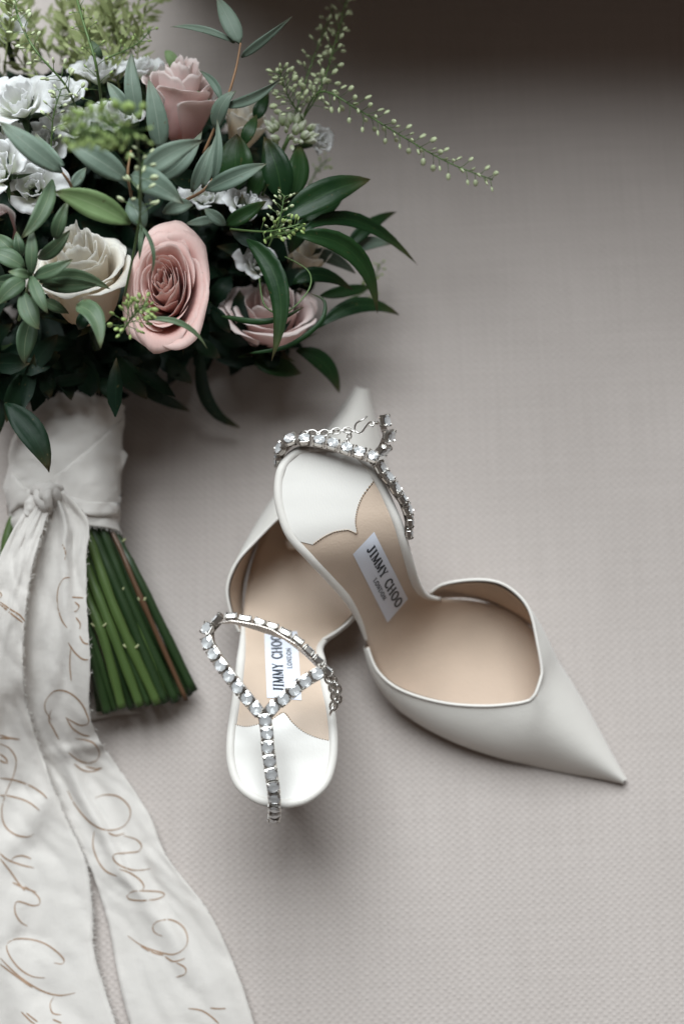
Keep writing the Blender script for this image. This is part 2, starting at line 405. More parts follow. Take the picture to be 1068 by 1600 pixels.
def leaf(kind, base, mid, tip, wpx, roll=0.0, fold=None, curl=None, parent=None, wp=None, label=None):
    fold = rng.uniform(.1, .42) if fold is None else fold; curl = rng.uniform(-.55, .55) if curl is None else curl; wp = rng.uniform(.68, .9) if wp is None else wp
    name = {'ruscus': 'ruscus_leaf', 'euca': 'eucalyptus_leaf', 'olive': 'olive_leaf', 'fresh': 'pale_leaf', 'deep': 'dark_leaf'}[kind]
    if mid is None: mid = tuple((a + b) / 2 for a, b in zip(base, tip))
    o = part(name, leaf_mb(base, mid, tip, wpx, roll, fold, curl, wp=wp), M[kind], parent or BQ, label)
    return solid(o, 0.012)

def rot_to(axis, spin=0.0):
    return axis.normalized().to_track_quat('Z', 'Y').to_matrix() @ Matrix.Rotation(spin, 3, 'Z')
def petal_rows(i, n, R, H, opn, rg, ruf=0.05, hw=1.0, core=0.12, nt_=13, nv=18, drop=0.15, bowl=1.0):
    f = i / max(1, n - 1)
    ph0 = i * 2.39996 + rg.uniform(-.25, .25)
    halfw = lerp(1.35, 0.98, f) * hw
    rb = 0.08 + 0.22 * f * R
    rt = R * (core + (1 - core) * f ** 1.1) * rg.uniform(.94, 1.06)
    hh = H * (1.0 - 0.10 * f) * rg.uniform(.94, 1.05)
    cu = opn * sstep(0.25, 1, f) * rg.uniform(.7, 1.25)
    sd = rg.uniform(0, 50); pk = rg.uniform(0, .05)
    rows = []
    for a in range(nt_ + 1):
        r_ = []
        for c in range(nv + 1):
            v = -1 + 2 * c / nv; t = a / nt_
            te = t * (1 - 0.10 * v * v - 0.16 * abs(v) ** 5 + pk * max(0, 1 - abs(v) * 4) * t)
            s = math.sin(min(1, te) * math.pi / 2) ** bowl
            r = rb + (rt * .84 - rb) * s + rt * .34 * cu * te ** 5
            z = hh * te - 0.30 * hh * cu * max(0, (te - .68) / .32) ** 2 - drop * H * f
            r *= 1 + (0.05 + .06 * f) * abs(v) ** 3 * te
            wv = (0.4 + .6 * math.sin(min(1, te * 1.3) * math.pi / 2))
            ph = ph0 + v * halfw * wv
            q = noise.noise(V3((v * 1.7 + sd, te * 1.5, f * 3))) * ruf * R * te ** 2
            q2 = noise.noise(V3((v * 3.1 + sd, 7 + te, f * 3))) * ruf * R * te ** 3 + noise.noise(V3((v * 8 + sd, 3, f * 9))) * ruf * .45 * R * te ** 8
            r_.append(V3(((r + q) * math.cos(ph), (r + q) * math.sin(ph), z + q2)))
        rows.append(r_)
    return rows
def flower(name, pname, mat, c, axis, R, H, n, opn, sx=1.0, sy=1.0, spin=0.0, seed=1, ruf=0.06, hw=1.0, core=0.12, label=None, core_mat='stem', drop=0.15, thick=0.014, bowl=1.0):
    rg = random.Random(seed); c0 = PH(*c); az_ = V3(axis).normalized(); ax_ = V3((0, 1, .02)).cross(az_).normalized(); ay_ = az_.cross(ax_)
    rm = Matrix((ax_, ay_, az_)).transposed(); sp_ = Matrix.Rotation(spin, 3, 'Z')
    def X(p):
        p = sp_ @ p; return c0 + rm @ V3((p.x * sx, p.y * sy, p.z))
    k = MB(); rr = []
    for a in range(6):
        t = a / 5; rad = (0.16 + .3 * R * math.sin(math.pi * min(1, t * .9 + .1)) * .55) * (1 - .3 * t)
        rr.append([X(V3((rad * math.cos(q), rad * math.sin(q), -0.55 * H * .5 + t * .5 * H))) for q in [2 * math.pi * j / 10 for j in range(10)]])
    k.grid(rr, closed=True)
    k.tube([X(V3((0, 0, -.2 * H))), X(V3((0, 0, -.2 * H - 1.6)))], .2, 6)
    for q in range(5):      # sepals
        a = q * 1.2566
        ca, sa = math.cos(a), math.sin(a); w = .2 * R * .5
        k.add([X(V3((rb_ * ca - w_ * sa, rb_ * sa + w_ * ca, z_))) for rb_, w_, z_ in ((.18, -w, -.1 * H), (.18, w, -.1 * H), (.5 * R, w * .7, -.12 * H), (.5 * R, -w * .7, -.12 * H), (.95 * R, 0, .02 * H))],
              [(0, 1, 2, 3), (3, 2, 4)])
    root = part(name, k, M[core_mat], BQ, label)
    for i in range(n):
        m_ = MB(); m_.grid([[X(p) for p in r] for r in petal_rows(i, n, R, H, opn, rg, ruf, hw, core, drop=drop, bowl=bowl)])
        o = part(pname, m_, M[mat], root); solid(o, thick)
    return root

# roses ------------------------------------------------------------------
flower('rose', 'petal', 'pink', (272, 474, 6.6), (-0.08, 0.08, 1), 2.05, 3.4, 34, 0.9, 1.0, 1.55, 0.0, 11, 0.07, label='dusky pink rose, wide open')
flower('rose', 'petal', 'cream', (138, 482, 6.5), (-0.05, 0.60, 0.78), 2.5, 4.6, 24, 0.85, 1.0, 1.1, 0.9, 5, 0.06, bowl=.5, label='creamy white rose')
flower('rose', 'petal', 'blush', (274, 205, 6.2), (0.18, 0.75, 0.6), 2.25, 3.9, 16, 0.55, 1.0, 1.0, 1.1, 8, 0.06, bowl=.55, label='pale pink half-open rose')
flower('rose', 'petal', 'blush', (424, 528, 3.4), (0.05, 0.50, 0.8), 2.4, 3.3, 18, 0.75, 1.15, 1.0, 0.2, 21, 0.07, bowl=.6, label='blush rose under dark leaves')
flower('rose', 'petal', 'pink', (-22, 540, 6.2), (-0.2, 0.2, 1), 1.6, 2.8, 16, 0.6, 1, 1.2, 0, 31, 0.06, label='pink rose at the left edge')
flower('rose', 'petal', 'cream', (372, 225, 5.0), (0.3, 0.6, 0.7), 1.5, 2.7, 12, 0.6, 1, 1, 0, 33, 0.06, label='cream rose half hidden by leaves')
flower('rose', 'petal', 'blush', (12, 385, 5.2), (-0.3, 0.3, .8), 1.4, 2.6, 12, 0.6, 1, 1, 0, 35, 0.08)
flower('rose', 'petal', 'cream', (470, 425, 3.8), (0.3, 0.5, .8), 1.4, 2.6, 10, 0.5, 1, 1, 0, 37, 0.08)
# stock flowers ----------------------------------------------------------
def stock(px, py, z, axis, R, seed, n=10, mat='white'):
    flower('stock_flower', 'petal', mat, (px, py, z), axis, R * 1.32, R * 1.15, n, 1.2, 1, 1, 0, seed, 0.20, 0.8, 0.30, drop=0.02, thick=0.025)
for a in ((36, 178, 8.4, (-.1, .35, 1), 1.30, 41), (92, 165, 7.4, (.1, .5, .9), 1.15, 42), (6, 275, 9.0, (-.2, .1, 1), 1.25, 43),
          (55, 300, 8.2, (.1, -.1, 1), 1.10, 44), (118, 205, 7.2, (.1, .3, 1), .95, 45), (158, 128, 6.4, (0, .6, .8), 1.05, 46),
          (225, 122, 6.4, (0, .7, .7), .85, 47), (-10, 225, 8.0, (0, 0, 1), 1.1, 48), (70, 235, 7.0, (0, 0, 1), 1.1, 49),
          (383, 330, 6.6, (.2, .4, .9), .85, 50), (402, 418, 6.0, (.2, 0, 1), .7, 51), (320, 315, 6.2, (.1, .3, 1), .8, 52), (185, 195, 7.2, (0, .4, .9), .9, 53),
          (494, 222, 5.6, (.7, -.1, .7), .62, 54), (10, 60, 6.0, (0, .3, 1), .9, 55)):
    stock(*a)
# cluster of stock buds, upper right
k = MB(); rg = random.Random(4); c0 = PH(452, 212, 6.4)
k.tube([PH(430, 262, 5.0), c0], .12, 6)
root = part('stock_bud_cluster', k, M['sprigstem'], BQ)
for i in range(44):
    d = V3((rg.gauss(0, .6), rg.gauss(0.1, .5), rg.uniform(.1, .9))).normalized(); l = rg.uniform(.55, 1.0)
    p = c0 + V3((d.x * 1.35, d.y * .95, d.z * .8)); rm = rot_to(d + V3((0, .3, 0)))
    m_ = MB(); rr = []
    for a in range(7):
        t = a / 6; rad = .19 * math.sin(math.pi * (t * .86 + .1)) ** .8 * (1.15 - .35 * t) * l
        rr.append([p + rm @ V3((rad * math.cos(q), rad * math.sin(q), (t - .5) * .75 * l)) for q in [2 * math.pi * j / 8 for j in range(8)]])
    m_.grid(rr, closed=True); part('bud', m_, M['bud'], root)

# branches with leaves -----------------------------------------------------
def stemtube(name, pts, r0, r1, mat, label=None, parent=None, n=20):
    q = crom([tuple(PH(*p)) for p in pts], n); k = MB(); k.tube(q, [lerp(r0, r1, i / (n - 1)) for i in range(n)], 6)
    return part(name, k, M[mat], parent or BQ, label)
Z = lambda p, z: (p[0], p[1], z)
def lf(kind, b, t, w, zb, zt, m=None, zm=None, **k):
    if m is None: m = ((b[0] + t[0]) / 2, (b[1] + t[1]) / 2)
    leaf(kind, Z(b, zb), Z(m, zm if zm is not None else (zb + zt) / 2 + .25), Z(t, zt), w, **k)
s1 = stemtube('eucalyptus_sprig', [(318, 240, 8), (352, 161, 9.2), (368, 110, 9.6), (376, 67, 9.8)], .09, .05, 'twig')
for a in (((375, 68), (338, -6), 31, 9.8, 9.6, (356, 28)), ((367, 67), (266, 42), 12, 9.7, 9.0, (318, 46)), ((377, 89), (456, 26), 16, 9.7, 10.2, (412, 62)),
          ((351, 166), (438, 123), 18, 9.2, 9.8, (396, 152)), ((345, 157), (311, 110), 14, 9.2, 8.8, (334, 130)), ((337, 202), (369, 142), 28, 8.8, 9.6, (346, 166))):
    lf('euca', a[0], a[1], a[2], a[3], a[4], a[5], parent=s1, roll=rng.uniform(-.3, .3))
s2 = stemtube('eucalyptus_sprig', [(118, 320, 9.5), (112, 292, 11), (98, 270, 11.6)], .08, .06, 'twig')
for a in (((98, 270), (0, 191), 38, 11.6, 12.2, (43, 226)), ((101, 258), (56, 208), 26, 11.0, 10.4, (74, 240)), ((112, 292), (135, 262), 18, 11, 10.5)):
    lf('euca', a[0], a[1], a[2], a[3], a[4], a[5] if len(a) > 5 else None, parent=s2)
s3 = stemtube('eucalyptus_sprig', [(214, 345, 9), (204, 300, 11), (200, 270, 11.6), (205, 235, 11.8)], .08, .05, 'twig')
for a in (((199, 281), (98, 219), 42, 11.6, 12.2, (148, 246)), ((222, 272), (318, 219), 38, 11.5, 11.6, (264, 241)), ((205, 273), (288, 319), 44, 11.4, 11.6, (244, 288)),
          ((247, 277), (316, 205), 30, 10.6, 10.6, (284, 252)), ((255, 333), (302, 320), 25, 10.4, 10.4, (280, 322)), ((204, 310), (226, 358), 36, 10.6, 10.6),
          ((219, 187), (206, 80), 28, 10.2, 10.8, (207, 138)), ((251, 234), (232, 122), 36, 10.4, 11.2, (244, 178)), ((205, 180), (168, 128), 24, 9.4, 9.6)):
    lf('euca' , a[0], a[1], a[2], a[3], a[4], a[5] if len(a) > 5 else None, parent=s3)
s4 = stemtube('eucalyptus_sprig', [(292, 312, 9.2), (322, 294, 10), (340, 262, 10.2), (341, 215, 10.4)], .09, .05, 'twig')
for a in (((333, 285), (339, 186), 15, 10.2, 10.8, (341, 240)), ((316, 294), (338, 208), 17, 9.9, 10.2, (331, 250)), ((321, 297), (417, 255), 30, 10.2, 10.4, (368, 276)), ((300, 300), (330, 226), 22, 9.2, 9.6)):
    lf('euca', a[0], a[1], a[2], a[3], a[4], a[5] if len(a) > 5 else None, parent=s4)
lf('fresh', (204, 350), (86, 299), 46, 11.2, 12.0, (144, 318))
lf('olive', (82, 281), (33, 373), 28, 10.8, 11.2, (66, 330)); lf('olive', (87, 374), (107, 313), 23, 11, 11.4, (94, 345))
lf('olive', (160, 92), (140, 60), 14, 8, 8); lf('fresh', (258, 80), (278, 135), 20, 6, 5.4, (272, 100)); lf('fresh', (330, 160), (270, 140), 22, 7, 7)
# the whorled sprig on the left
s5 = stemtube('olive_sprig', [(30, 500, 8), (42, 455, 9.4), (49, 428, 10.5)], .09, .06, 'sprigstem')
for a in (((49, 432), (51, 355), 21, 13, 13.4), ((60, 404), (110, 359), 24, 12.2, 12.8, (84, 388)), ((53, 432), (114, 405), 24, 12.8, 13.2, (82, 422)), ((62, 441), (173, 452), 27, 12.4, 12.0, (118, 432)),
          ((66, 446), (154, 445), 27, 12.1, 12.2, (110, 445)), ((49, 431), (75, 490), 22, 13.0, 13.2, (60, 462)), ((38, 455), (62, 515), 33, 12.3, 12.4, (46, 488)), ((50, 498), (39, 569), 34, 11.2, 11.0, (40, 532)),
          ((47, 431), (13, 424), 17, 13.2, 13.6), ((40, 437), (-6, 478), 30, 12.4, 12.4, (14, 454)), ((39, 418), (-22, 392), 32, 12.2, 12.3, (8, 400)), ((24, 396), (-8, 366), 26, 11.5, 11.5), ((33, 402), (26, 361), 19, 12, 12.3), ((36, 440), (-10, 440), 26, 11.8, 11.8),
          ((70, 470), (108, 490), 20, 10.5, 10.5)):
    lf('olive', a[0], a[1], a[2], a[3] * .81, a[4] * .81, a[5] if len(a) > 5 else None, parent=s5, roll=rng.uniform(-.25, .25))
lf('olive', (120, 478), (157, 546), 34, 10.0, 10.6, (148, 496), roll=.35); lf('deep', (136, 490), (122, 515), 22, 9.2, 9)
lf('olive', (224, 500), (324, 545), 10, 10.6, 10.0, (284, 506), roll=.3)
lf('olive', (213, 345), (236, 430), 7, 11, 11, (238, 385)); lf('olive', (222, 350), (218, 406), 9, 10.6, 10.6); 
# ruscus on the right
s6 = stemtube('ruscus_branch', [(380, 400, 4.5), (420, 372, 6.5), (455, 362, 7.4), (475, 352, 7.4), (490, 350, 7.0)], .1, .06, 'sprigstem')
for a in (((440, 346), (579, 280), 48, 7.6, 7.0, (508, 303), .15), ((474, 345), (540, 296), 36, 6.4, 5.6, None, .1), ((470, 362), (652, 414), 25, 7.6, 4.6, (556, 345), .1), ((460, 367), (589, 490), 34, 7.8, 5.4, (552, 396), .1),
          ((540, 390), (619, 331), 23, 4.6, 3.6, (578, 352), 0), ((458, 443), (552, 454), 26, 6.0, 5.0, (500, 429), .2), ((500, 462), (585, 447), 20, 4.2, 3.2, None, 0),
          ((497, 512), (623, 492), 28, 4.6, 3.2, (560, 478), .3), ((385, 374), (424, 564), 36, 8.6, 8.0, (436, 452), -.1), ((462, 548), (530, 615), 30, 3.6, 2.2, (506, 568), .2), ((394, 557), (470, 584), 38, 3.4, 2.6, (432, 572), .2),
          ((480, 342), (452, 396), 26, 6.2, 5.4, None, 0)):
    lf('ruscus', a[0], a[1], a[2], a[3], a[4], a[5], parent=s6, roll=a[6])
lf('euca', (536, 396), (610, 382), 22, 4.2, 3.4, (575, 380)); lf('euca', (484, 394), (556, 428), 22, 4.6, 3.8, (520, 404))
s7 = stemtube('ruscus_branch', [(400, 330, 6), (420, 280, 7.2), (440, 240, 7.6)], .09, .06, 'sprigstem')
for a in (((372, 296), (371, 210), 62, 7.4, 8.0, (368, 252)), ((440, 318), (412, 213), 50, 7.4, 8.0, (432, 262)), ((458, 310), (468, 226), 38, 6.6, 6.6, (466, 265)), ((378, 228), (401, 179), 22, 7.2, 7.2), ((398, 186), (420, 144), 22, 6.6, 6.4),
          ((412, 262), (388, 318), 30, 7.2, 6.6)):
    lf('ruscus', a[0], a[1], a[2], a[3], a[4], a[5] if len(a) > 5 else None, parent=s7, roll=rng.uniform(-.3, .3))
lf('euca', (353, 352), (319, 326), 20, 7.6, 7.6); lf('ruscus', (353, 352), (416, 314), 26, 7.6, 7.4); lf('euca', (340, 342), (290, 350), 16, 7, 7)
# long curling blades and dark leaves underneath
def blade(pts, wpx, kind='ruscus'):
    q = crom([tuple(PH(*p)) for p in pts], 22); rows = []
    for i, p in enumerate(q):
        p = V3(p); T = (V3(q[min(21, i + 1)]) - V3(q[max(0, i - 1)])).normalized(); S = T.cross((CAMP - p).normalized()).normalized()
        w = wpx * (HC - p.z) / FPX / 2 * max(.08, math.sin(math.pi * (i / 21) ** .7)) ** .8
        rows.append([p - S * w + V3((0, 0, .25 * w)), p, p + S * w + V3((0, 0, .1 * w))])
    k = MB(); k.grid(rows); solid(part('grass_blade', k, M[kind], BQ), .03)
blade([(346, 494, 7), (400, 503, 7.4), (440, 497, 7.4), (474, 480, 7.2)], 10)
blade([(391, 552, 6.6), (450, 541, 7), (499, 505, 7.2), (507, 472, 7.2), (486, 459, 7.2)], 8, 'ruscus')
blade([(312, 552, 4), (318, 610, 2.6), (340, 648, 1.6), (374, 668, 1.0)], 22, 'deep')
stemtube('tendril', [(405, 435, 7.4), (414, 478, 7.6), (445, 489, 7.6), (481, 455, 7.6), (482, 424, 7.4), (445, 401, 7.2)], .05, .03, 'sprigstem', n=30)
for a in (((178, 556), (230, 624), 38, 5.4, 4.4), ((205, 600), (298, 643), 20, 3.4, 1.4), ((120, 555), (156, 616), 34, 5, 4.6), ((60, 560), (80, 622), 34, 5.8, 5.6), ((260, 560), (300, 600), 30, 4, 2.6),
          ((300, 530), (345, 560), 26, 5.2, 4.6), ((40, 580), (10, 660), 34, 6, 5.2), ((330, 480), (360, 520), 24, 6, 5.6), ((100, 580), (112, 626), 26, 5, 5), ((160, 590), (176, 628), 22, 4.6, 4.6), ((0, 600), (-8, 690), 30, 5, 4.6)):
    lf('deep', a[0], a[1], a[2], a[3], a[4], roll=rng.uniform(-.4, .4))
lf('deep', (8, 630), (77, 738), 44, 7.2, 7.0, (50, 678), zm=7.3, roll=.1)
# unseen depth of the bouquet: one mass of leaves, shade put into their colour
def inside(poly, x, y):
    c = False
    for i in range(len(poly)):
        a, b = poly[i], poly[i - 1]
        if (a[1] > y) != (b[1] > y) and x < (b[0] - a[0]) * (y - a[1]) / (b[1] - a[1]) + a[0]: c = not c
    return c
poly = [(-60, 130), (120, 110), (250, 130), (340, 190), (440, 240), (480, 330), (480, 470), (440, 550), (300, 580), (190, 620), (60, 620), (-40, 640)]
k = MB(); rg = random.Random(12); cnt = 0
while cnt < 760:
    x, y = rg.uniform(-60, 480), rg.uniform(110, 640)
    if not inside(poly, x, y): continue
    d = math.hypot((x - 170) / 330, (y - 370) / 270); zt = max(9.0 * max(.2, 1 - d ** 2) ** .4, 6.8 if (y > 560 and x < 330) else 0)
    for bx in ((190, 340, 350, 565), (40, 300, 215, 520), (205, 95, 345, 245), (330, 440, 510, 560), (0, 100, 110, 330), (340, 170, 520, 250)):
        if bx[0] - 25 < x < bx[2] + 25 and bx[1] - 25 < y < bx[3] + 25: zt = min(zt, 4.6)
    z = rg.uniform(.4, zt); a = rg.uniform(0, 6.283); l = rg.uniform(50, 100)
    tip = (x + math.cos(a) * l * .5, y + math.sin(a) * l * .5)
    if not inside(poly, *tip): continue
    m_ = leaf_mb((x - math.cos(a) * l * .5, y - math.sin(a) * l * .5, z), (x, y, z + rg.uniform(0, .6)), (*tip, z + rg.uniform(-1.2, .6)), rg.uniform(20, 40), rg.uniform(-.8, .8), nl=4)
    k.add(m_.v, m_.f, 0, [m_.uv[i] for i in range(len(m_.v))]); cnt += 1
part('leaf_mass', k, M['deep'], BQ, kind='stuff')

# pepper-grass sprigs with seed pods --------------------------------------
def sprig(pts, npod, len_px, pod, t0=0.0, t1=1.0, r=(.07, .035), mat='podpale', droop=0.0, name='pepper_grass_sprig', spread=1.0, seed=0):
    rg = random.Random(seed); q = crom([tuple(PH(*p)) for p in pts], 40); k = MB()
    k.tube(q, [lerp(r[0], r[1], i / 39) for i in range(40)], 6); stem = part(name, k, M['sprigstem'], BQ)
    pm = MB()
    for i in range(npod):
        t = lerp(t0, t1, (i + rg.random() * .6) / npod); j = min(38, int(t * 39)); p = V3(q[j]).lerp(V3(q[j + 1]), t * 39 - j)
        T = (V3(q[j + 1]) - V3(q[j])).normalized(); a = i * 2.4 + rg.uniform(-.4, .4)
        U = T.orthogonal().normalized(); U = Matrix.Rotation(a, 3, T) @ U
        l = len_px / 30 * rg.uniform(.75, 1.15) * (1 - .45 * (t - t0) / max(.01, t1 - t0))
        d = (U * spread + T * .55).normalized(); e = p + d * l + V3((0, 0, -droop * l))
        pm.tube([p, p.lerp(e, .55) + T * .04 * l, e], [.022, .018, .016], 4, 1)
        s = pod * rg.uniform(.8, 1.15) * (1 - .25 * (t - t0)); pm.ball(e + d * s * .8, s * .78, s * .42, s * 1.1, rot_to(d, a), 6, 0)
    part('seed_pods', pm, [M[mat], M['sprigstem']], stem, kind='stuff'); return stem
sprig([(470, 190, 6.2), (501, 143, 7.4), (562, 173, 7.6), (628, 213, 7.4), (698, 253, 7.0), (769, 281, 6.6)], 66, 24, .195, .12, 1.0, r=(.055, .03), seed=1)
sprig([(470, 190, 6.2), (501, 138, 7.2), (525, 61, 6.4), (541, -4, 5.4)], 46, 22, .17, .15, 1, r=(.05, .025), mat='podpale', seed=2)
sprig([(460, 180, 6.2), (487, 98, 6.0), (520, 14, 4.6)], 34, 20, .165, .1, 1, r=(.05, .025), mat='podpale', seed=3)
sprig([(474, 188, 6.6), (450, 150, 7.4), (436, 112, 7.8)], 40, 26, .19, .15, 1, r=(.05, .025), seed=4)
sprig([(195, 462, 9.6), (219, 333, 12.5), (215, 228, 15.5), (205, 205, 16.6), (160, 196, 17.2), (112, 205, 17.6)], 120, 30, .17, .55, 1, r=(.06, .04), mat='pod', spread=1.1, seed=5)
sprig([(222, 360, 11.5), (217, 300, 12.8), (226, 240, 13.6)], 16, 24, .19, .2, 1, r=(.03, .03), mat='podpale', seed=15)
sprig([(190, 520, 8.8), (205, 498, 10.6), (224, 478, 11.2)], 44, 26, .16, .25, 1, r=(.05, .03), mat='pod', seed=6)
sprig([(360, 358, 7.8), (410, 362, 8.6), (440, 358, 9.0), (468, 350, 9.0)], 26, 18, .14, .3, 1, r=(.06, .04), mat='pod', seed=7)
sprig([(420, 385, 8.0), (436, 345, 8.6), (444, 305, 8.8)], 26, 22, .13, .2, 1, r=(.05, .03), mat='podpale', seed=8)
sprig([(160, 170, 8), (150, 100, 9.6), (132, 40, 9.6), (118, -10, 9)], 26, 26, .11, .0, 1, r=(.075, .06), mat='pod', seed=9)
sprig([(120, 170, 8.4), (101, 131, 9.6), (56, 79, 10.2), (30, 30, 10), (22, -10, 9.5)], 34, 24, .17, .1, 1, r=(.06, .05), mat='podpale', seed=10)
sprig([(80, 230, 10), (84, 180, 10.6), (96, 140, 11)], 14, 20, .15, .1, 1, r=(.04, .03), mat='podpale', seed=11)
sprig([(470, 320, 3), (490, 275, 2.6), (510, 250, 2.2)], 16, 18, .12, .2, 1, mat='pod', seed=12)
sprig([(540, 470, 2.4), (575, 450, 1.8), (594, 412, 1.4)], 14, 16, .12, .3, 1, mat='pod', seed=13)
sprig([(170, 90, 8.6), (215, 68, 8.2), (236, 46, 7.6)], 18, 14, .10, .2, 1, r=(.04, .03), mat='pod', seed=14)
# feathery greenery at the top left, far from the lens
rg = random.Random(77)
for s in range(26):
    x0, y0 = rg.uniform(-30, 230), rg.uniform(90, 150); a = rg.uniform(-.9, .7); l = rg.uniform(110, 190); z0 = rg.uniform(5, 9)
    pts = [(x0, y0, z0), (x0 + math.sin(a) * l * .5, y0 - l * .45, z0 + .8), (x0 + math.sin(a * 1.3) * l, y0 - l * .85, z0 + rg.uniform(-1, .6))]
    q = crom([tuple(P(*p)) for p in pts], 16); k = MB(); k.tube(q, [.05] * 16, 5); st = part('fern_frond', k, M['fern'], BQ)
    pm = MB()
    for i in range(44):
        j = rg.randrange(1, 15); p = V3(q[j]).lerp(V3(q[j + 1]) if j < 15 else V3(q[j]), rg.random()); T = (V3(q[j]) - V3(q[j - 1])).normalized()
        d = (Matrix.Rotation(rg.uniform(0, 6.28), 3, T) @ T.orthogonal().normalized() + T * .8).normalized(); w = rg.uniform(.07, .16); ln = rg.uniform(.5, 1.2)
        S = d.cross(V3((rg.gauss(0, .3), rg.gauss(0, .3), 1))).normalized() * w
        pm.add([p, p + d * ln * .5 + S, p + d * ln, p + d * ln * .5 - S], [(0, 1, 2, 3)], 0, [(.2, 0), (.3, .5), (.2, 1), (.3, .5)])
    part('frond_leaves', pm, M['fern'], st, kind='stuff')

# stems below the ribbon ---------------------------------------------------
def cutstem(pts, rpx, mat, nodes=(), bumps=0):
    q = crom([tuple(P(*p)) for p in pts], 24); r = rpx / 29
    k = MB(); rs = [r * (1 + .05 * math.sin(i * 1.7)) for i in range(24)]
    for nd in nodes:
        j = int(nd * 23); rs[j] *= 1.25
    k.tube([V3(p) for p in q], rs, 10)
    o = part('stem', k, M[mat], BQ)
    for nd in nodes:
        j = int(nd * 23); p = V3(q[j]); e = MB()
        for s in (-1, 1): e.tube([p, p + V3((s * r * 1.1, .05, r * .8)), p + V3((s * r * 1.5, .18, r * 1.1))], [.1, .07, .05], 5)
        part('leaf_scar', e, M['cut'], o)
    d = (V3(q[-1]) - V3(q[-2])).normalized(); e = MB(); rm = rot_to(d)
    ring = [V3(q[-1]) + d * .012 + rm @ V3((r * .93 * math.cos(a), r * .93 * math.sin(a), 0)) for a in [2 * math.pi * i / 10 for i in range(10)]]
    e.add([V3(q[-1]) + d * .03] + ring, [(0, i + 1, (i + 1) % 10 + 1) for i in range(10)]); part('cut_end', e, M['cut'], o)
    return o
for pts, r, m_, nd in (
    ([(150, 780, 3.0), (184, 845, 3.2), (222, 916, 3.0), (302, 1080, 1.2)], 7.6, 'stem', (.35,)),
    ([(150, 790, 3.6), (182, 845, 3.7), (217, 927, 3.5), (291, 1094, 1.7)], 3.8, 'bark', (.7,)),
    ([(145, 800, 4.2), (163, 837, 4.0), (206, 944, 3.2), (275, 1096, 1.5)], 7.6, 'stem', ()),
    ([(130, 800, 4.4), (149, 840, 4.2), (193, 944, 3.5), (257, 1098, 1.9)], 8, 'stem', ()),
    ([(125, 800, 4.6), (142, 847, 4.4), (183, 961, 3.8), (246, 1100, 2.3)], 7.6, 'stemlight', (.80,)),
    ([(118, 820, 4.5), (136, 885, 4.3), (172, 978, 3.9), (219, 1103, 2.7)], 7.6, 'stemlight', ()),
    ([(115, 850, 4.3), (132, 920, 4.1), (161, 995, 3.8), (191, 1106, 2.7)], 7.6, 'stemlight', (.62,)),
    ([(112, 880, 4.0), (128, 960, 3.8), (146, 1030, 3.4), (168, 1113, 2.3)], 7.6, 'stem', ()),
    ([(150, 800, 2.6), (172, 860, 2.4), (215, 960, 1.7), (284, 1088, .6)], 7.6, 'stem', ()),
    ([(130, 800, 2.6), (160, 900, 2.2), (200, 1000, 1.5), (236, 1098, .6)], 7.6, 'stem', ()),
    ([(115, 800, 2.6), (140, 920, 2.2), (175, 1020, 1.6), (206, 1104, .7)], 7.6, 'stem', ()),
    ([(105, 820, 2.6), (125, 920, 2.2), (146, 1030, 1.5), (158, 1110, .6)], 7.6, 'stem', ()),
    ([(150, 820, 3.4), (175, 880, 3.0), (214, 980, 2.3), (266, 1093, 1.0)], 8, 'stem', ()),
    ([(128, 800, 4.5), (145, 880, 4.0), (186, 985, 3.4), (232, 1101, 2.1)], 6.5, 'stem', ()),
    ([(135, 800, 4.1), (165, 880, 3.7), (215, 985, 2.9), (268, 1090, 1.4)], 6.5, 'stemlight', (.5,)),
    ([(120, 820, 4.0), (140, 900, 3.8), (172, 1010, 3.3), (205, 1106, 2.0)], 6, 'stem', ()),
    ([(112, 860, 4.0), (130, 950, 3.8), (155, 1030, 3.3), (180, 1109, 2.0)], 6, 'stem', ()),
    ([(150, 800, 3.4), (180, 850, 3.3), (225, 960, 2.6), (296, 1086, .8)], 6.5, 'stem', ()),
    ([(60, 800, 3.6), (22, 812, 3.8), (4, 880, 3.6), (-20, 1000, 2.4)], 7.6, 'stemlight', ()),
    ([(60, 800, 3.2), (40, 860, 3.0), (20, 960, 2.4), (10, 1060, 1.2)], 7.6, 'stem', ()),
    ([(80, 800, 3.6), (80, 880, 3.4), (85, 980, 2.8), (100, 1080, 1.4)], 7.6, 'stem', ()),
    ([(90, 800, 2.6), (100, 900, 2.2), (115, 1000, 1.6), (130, 1100, .7)], 7.6, 'stem', ())):
    cutstem(pts, r, m_, nd)

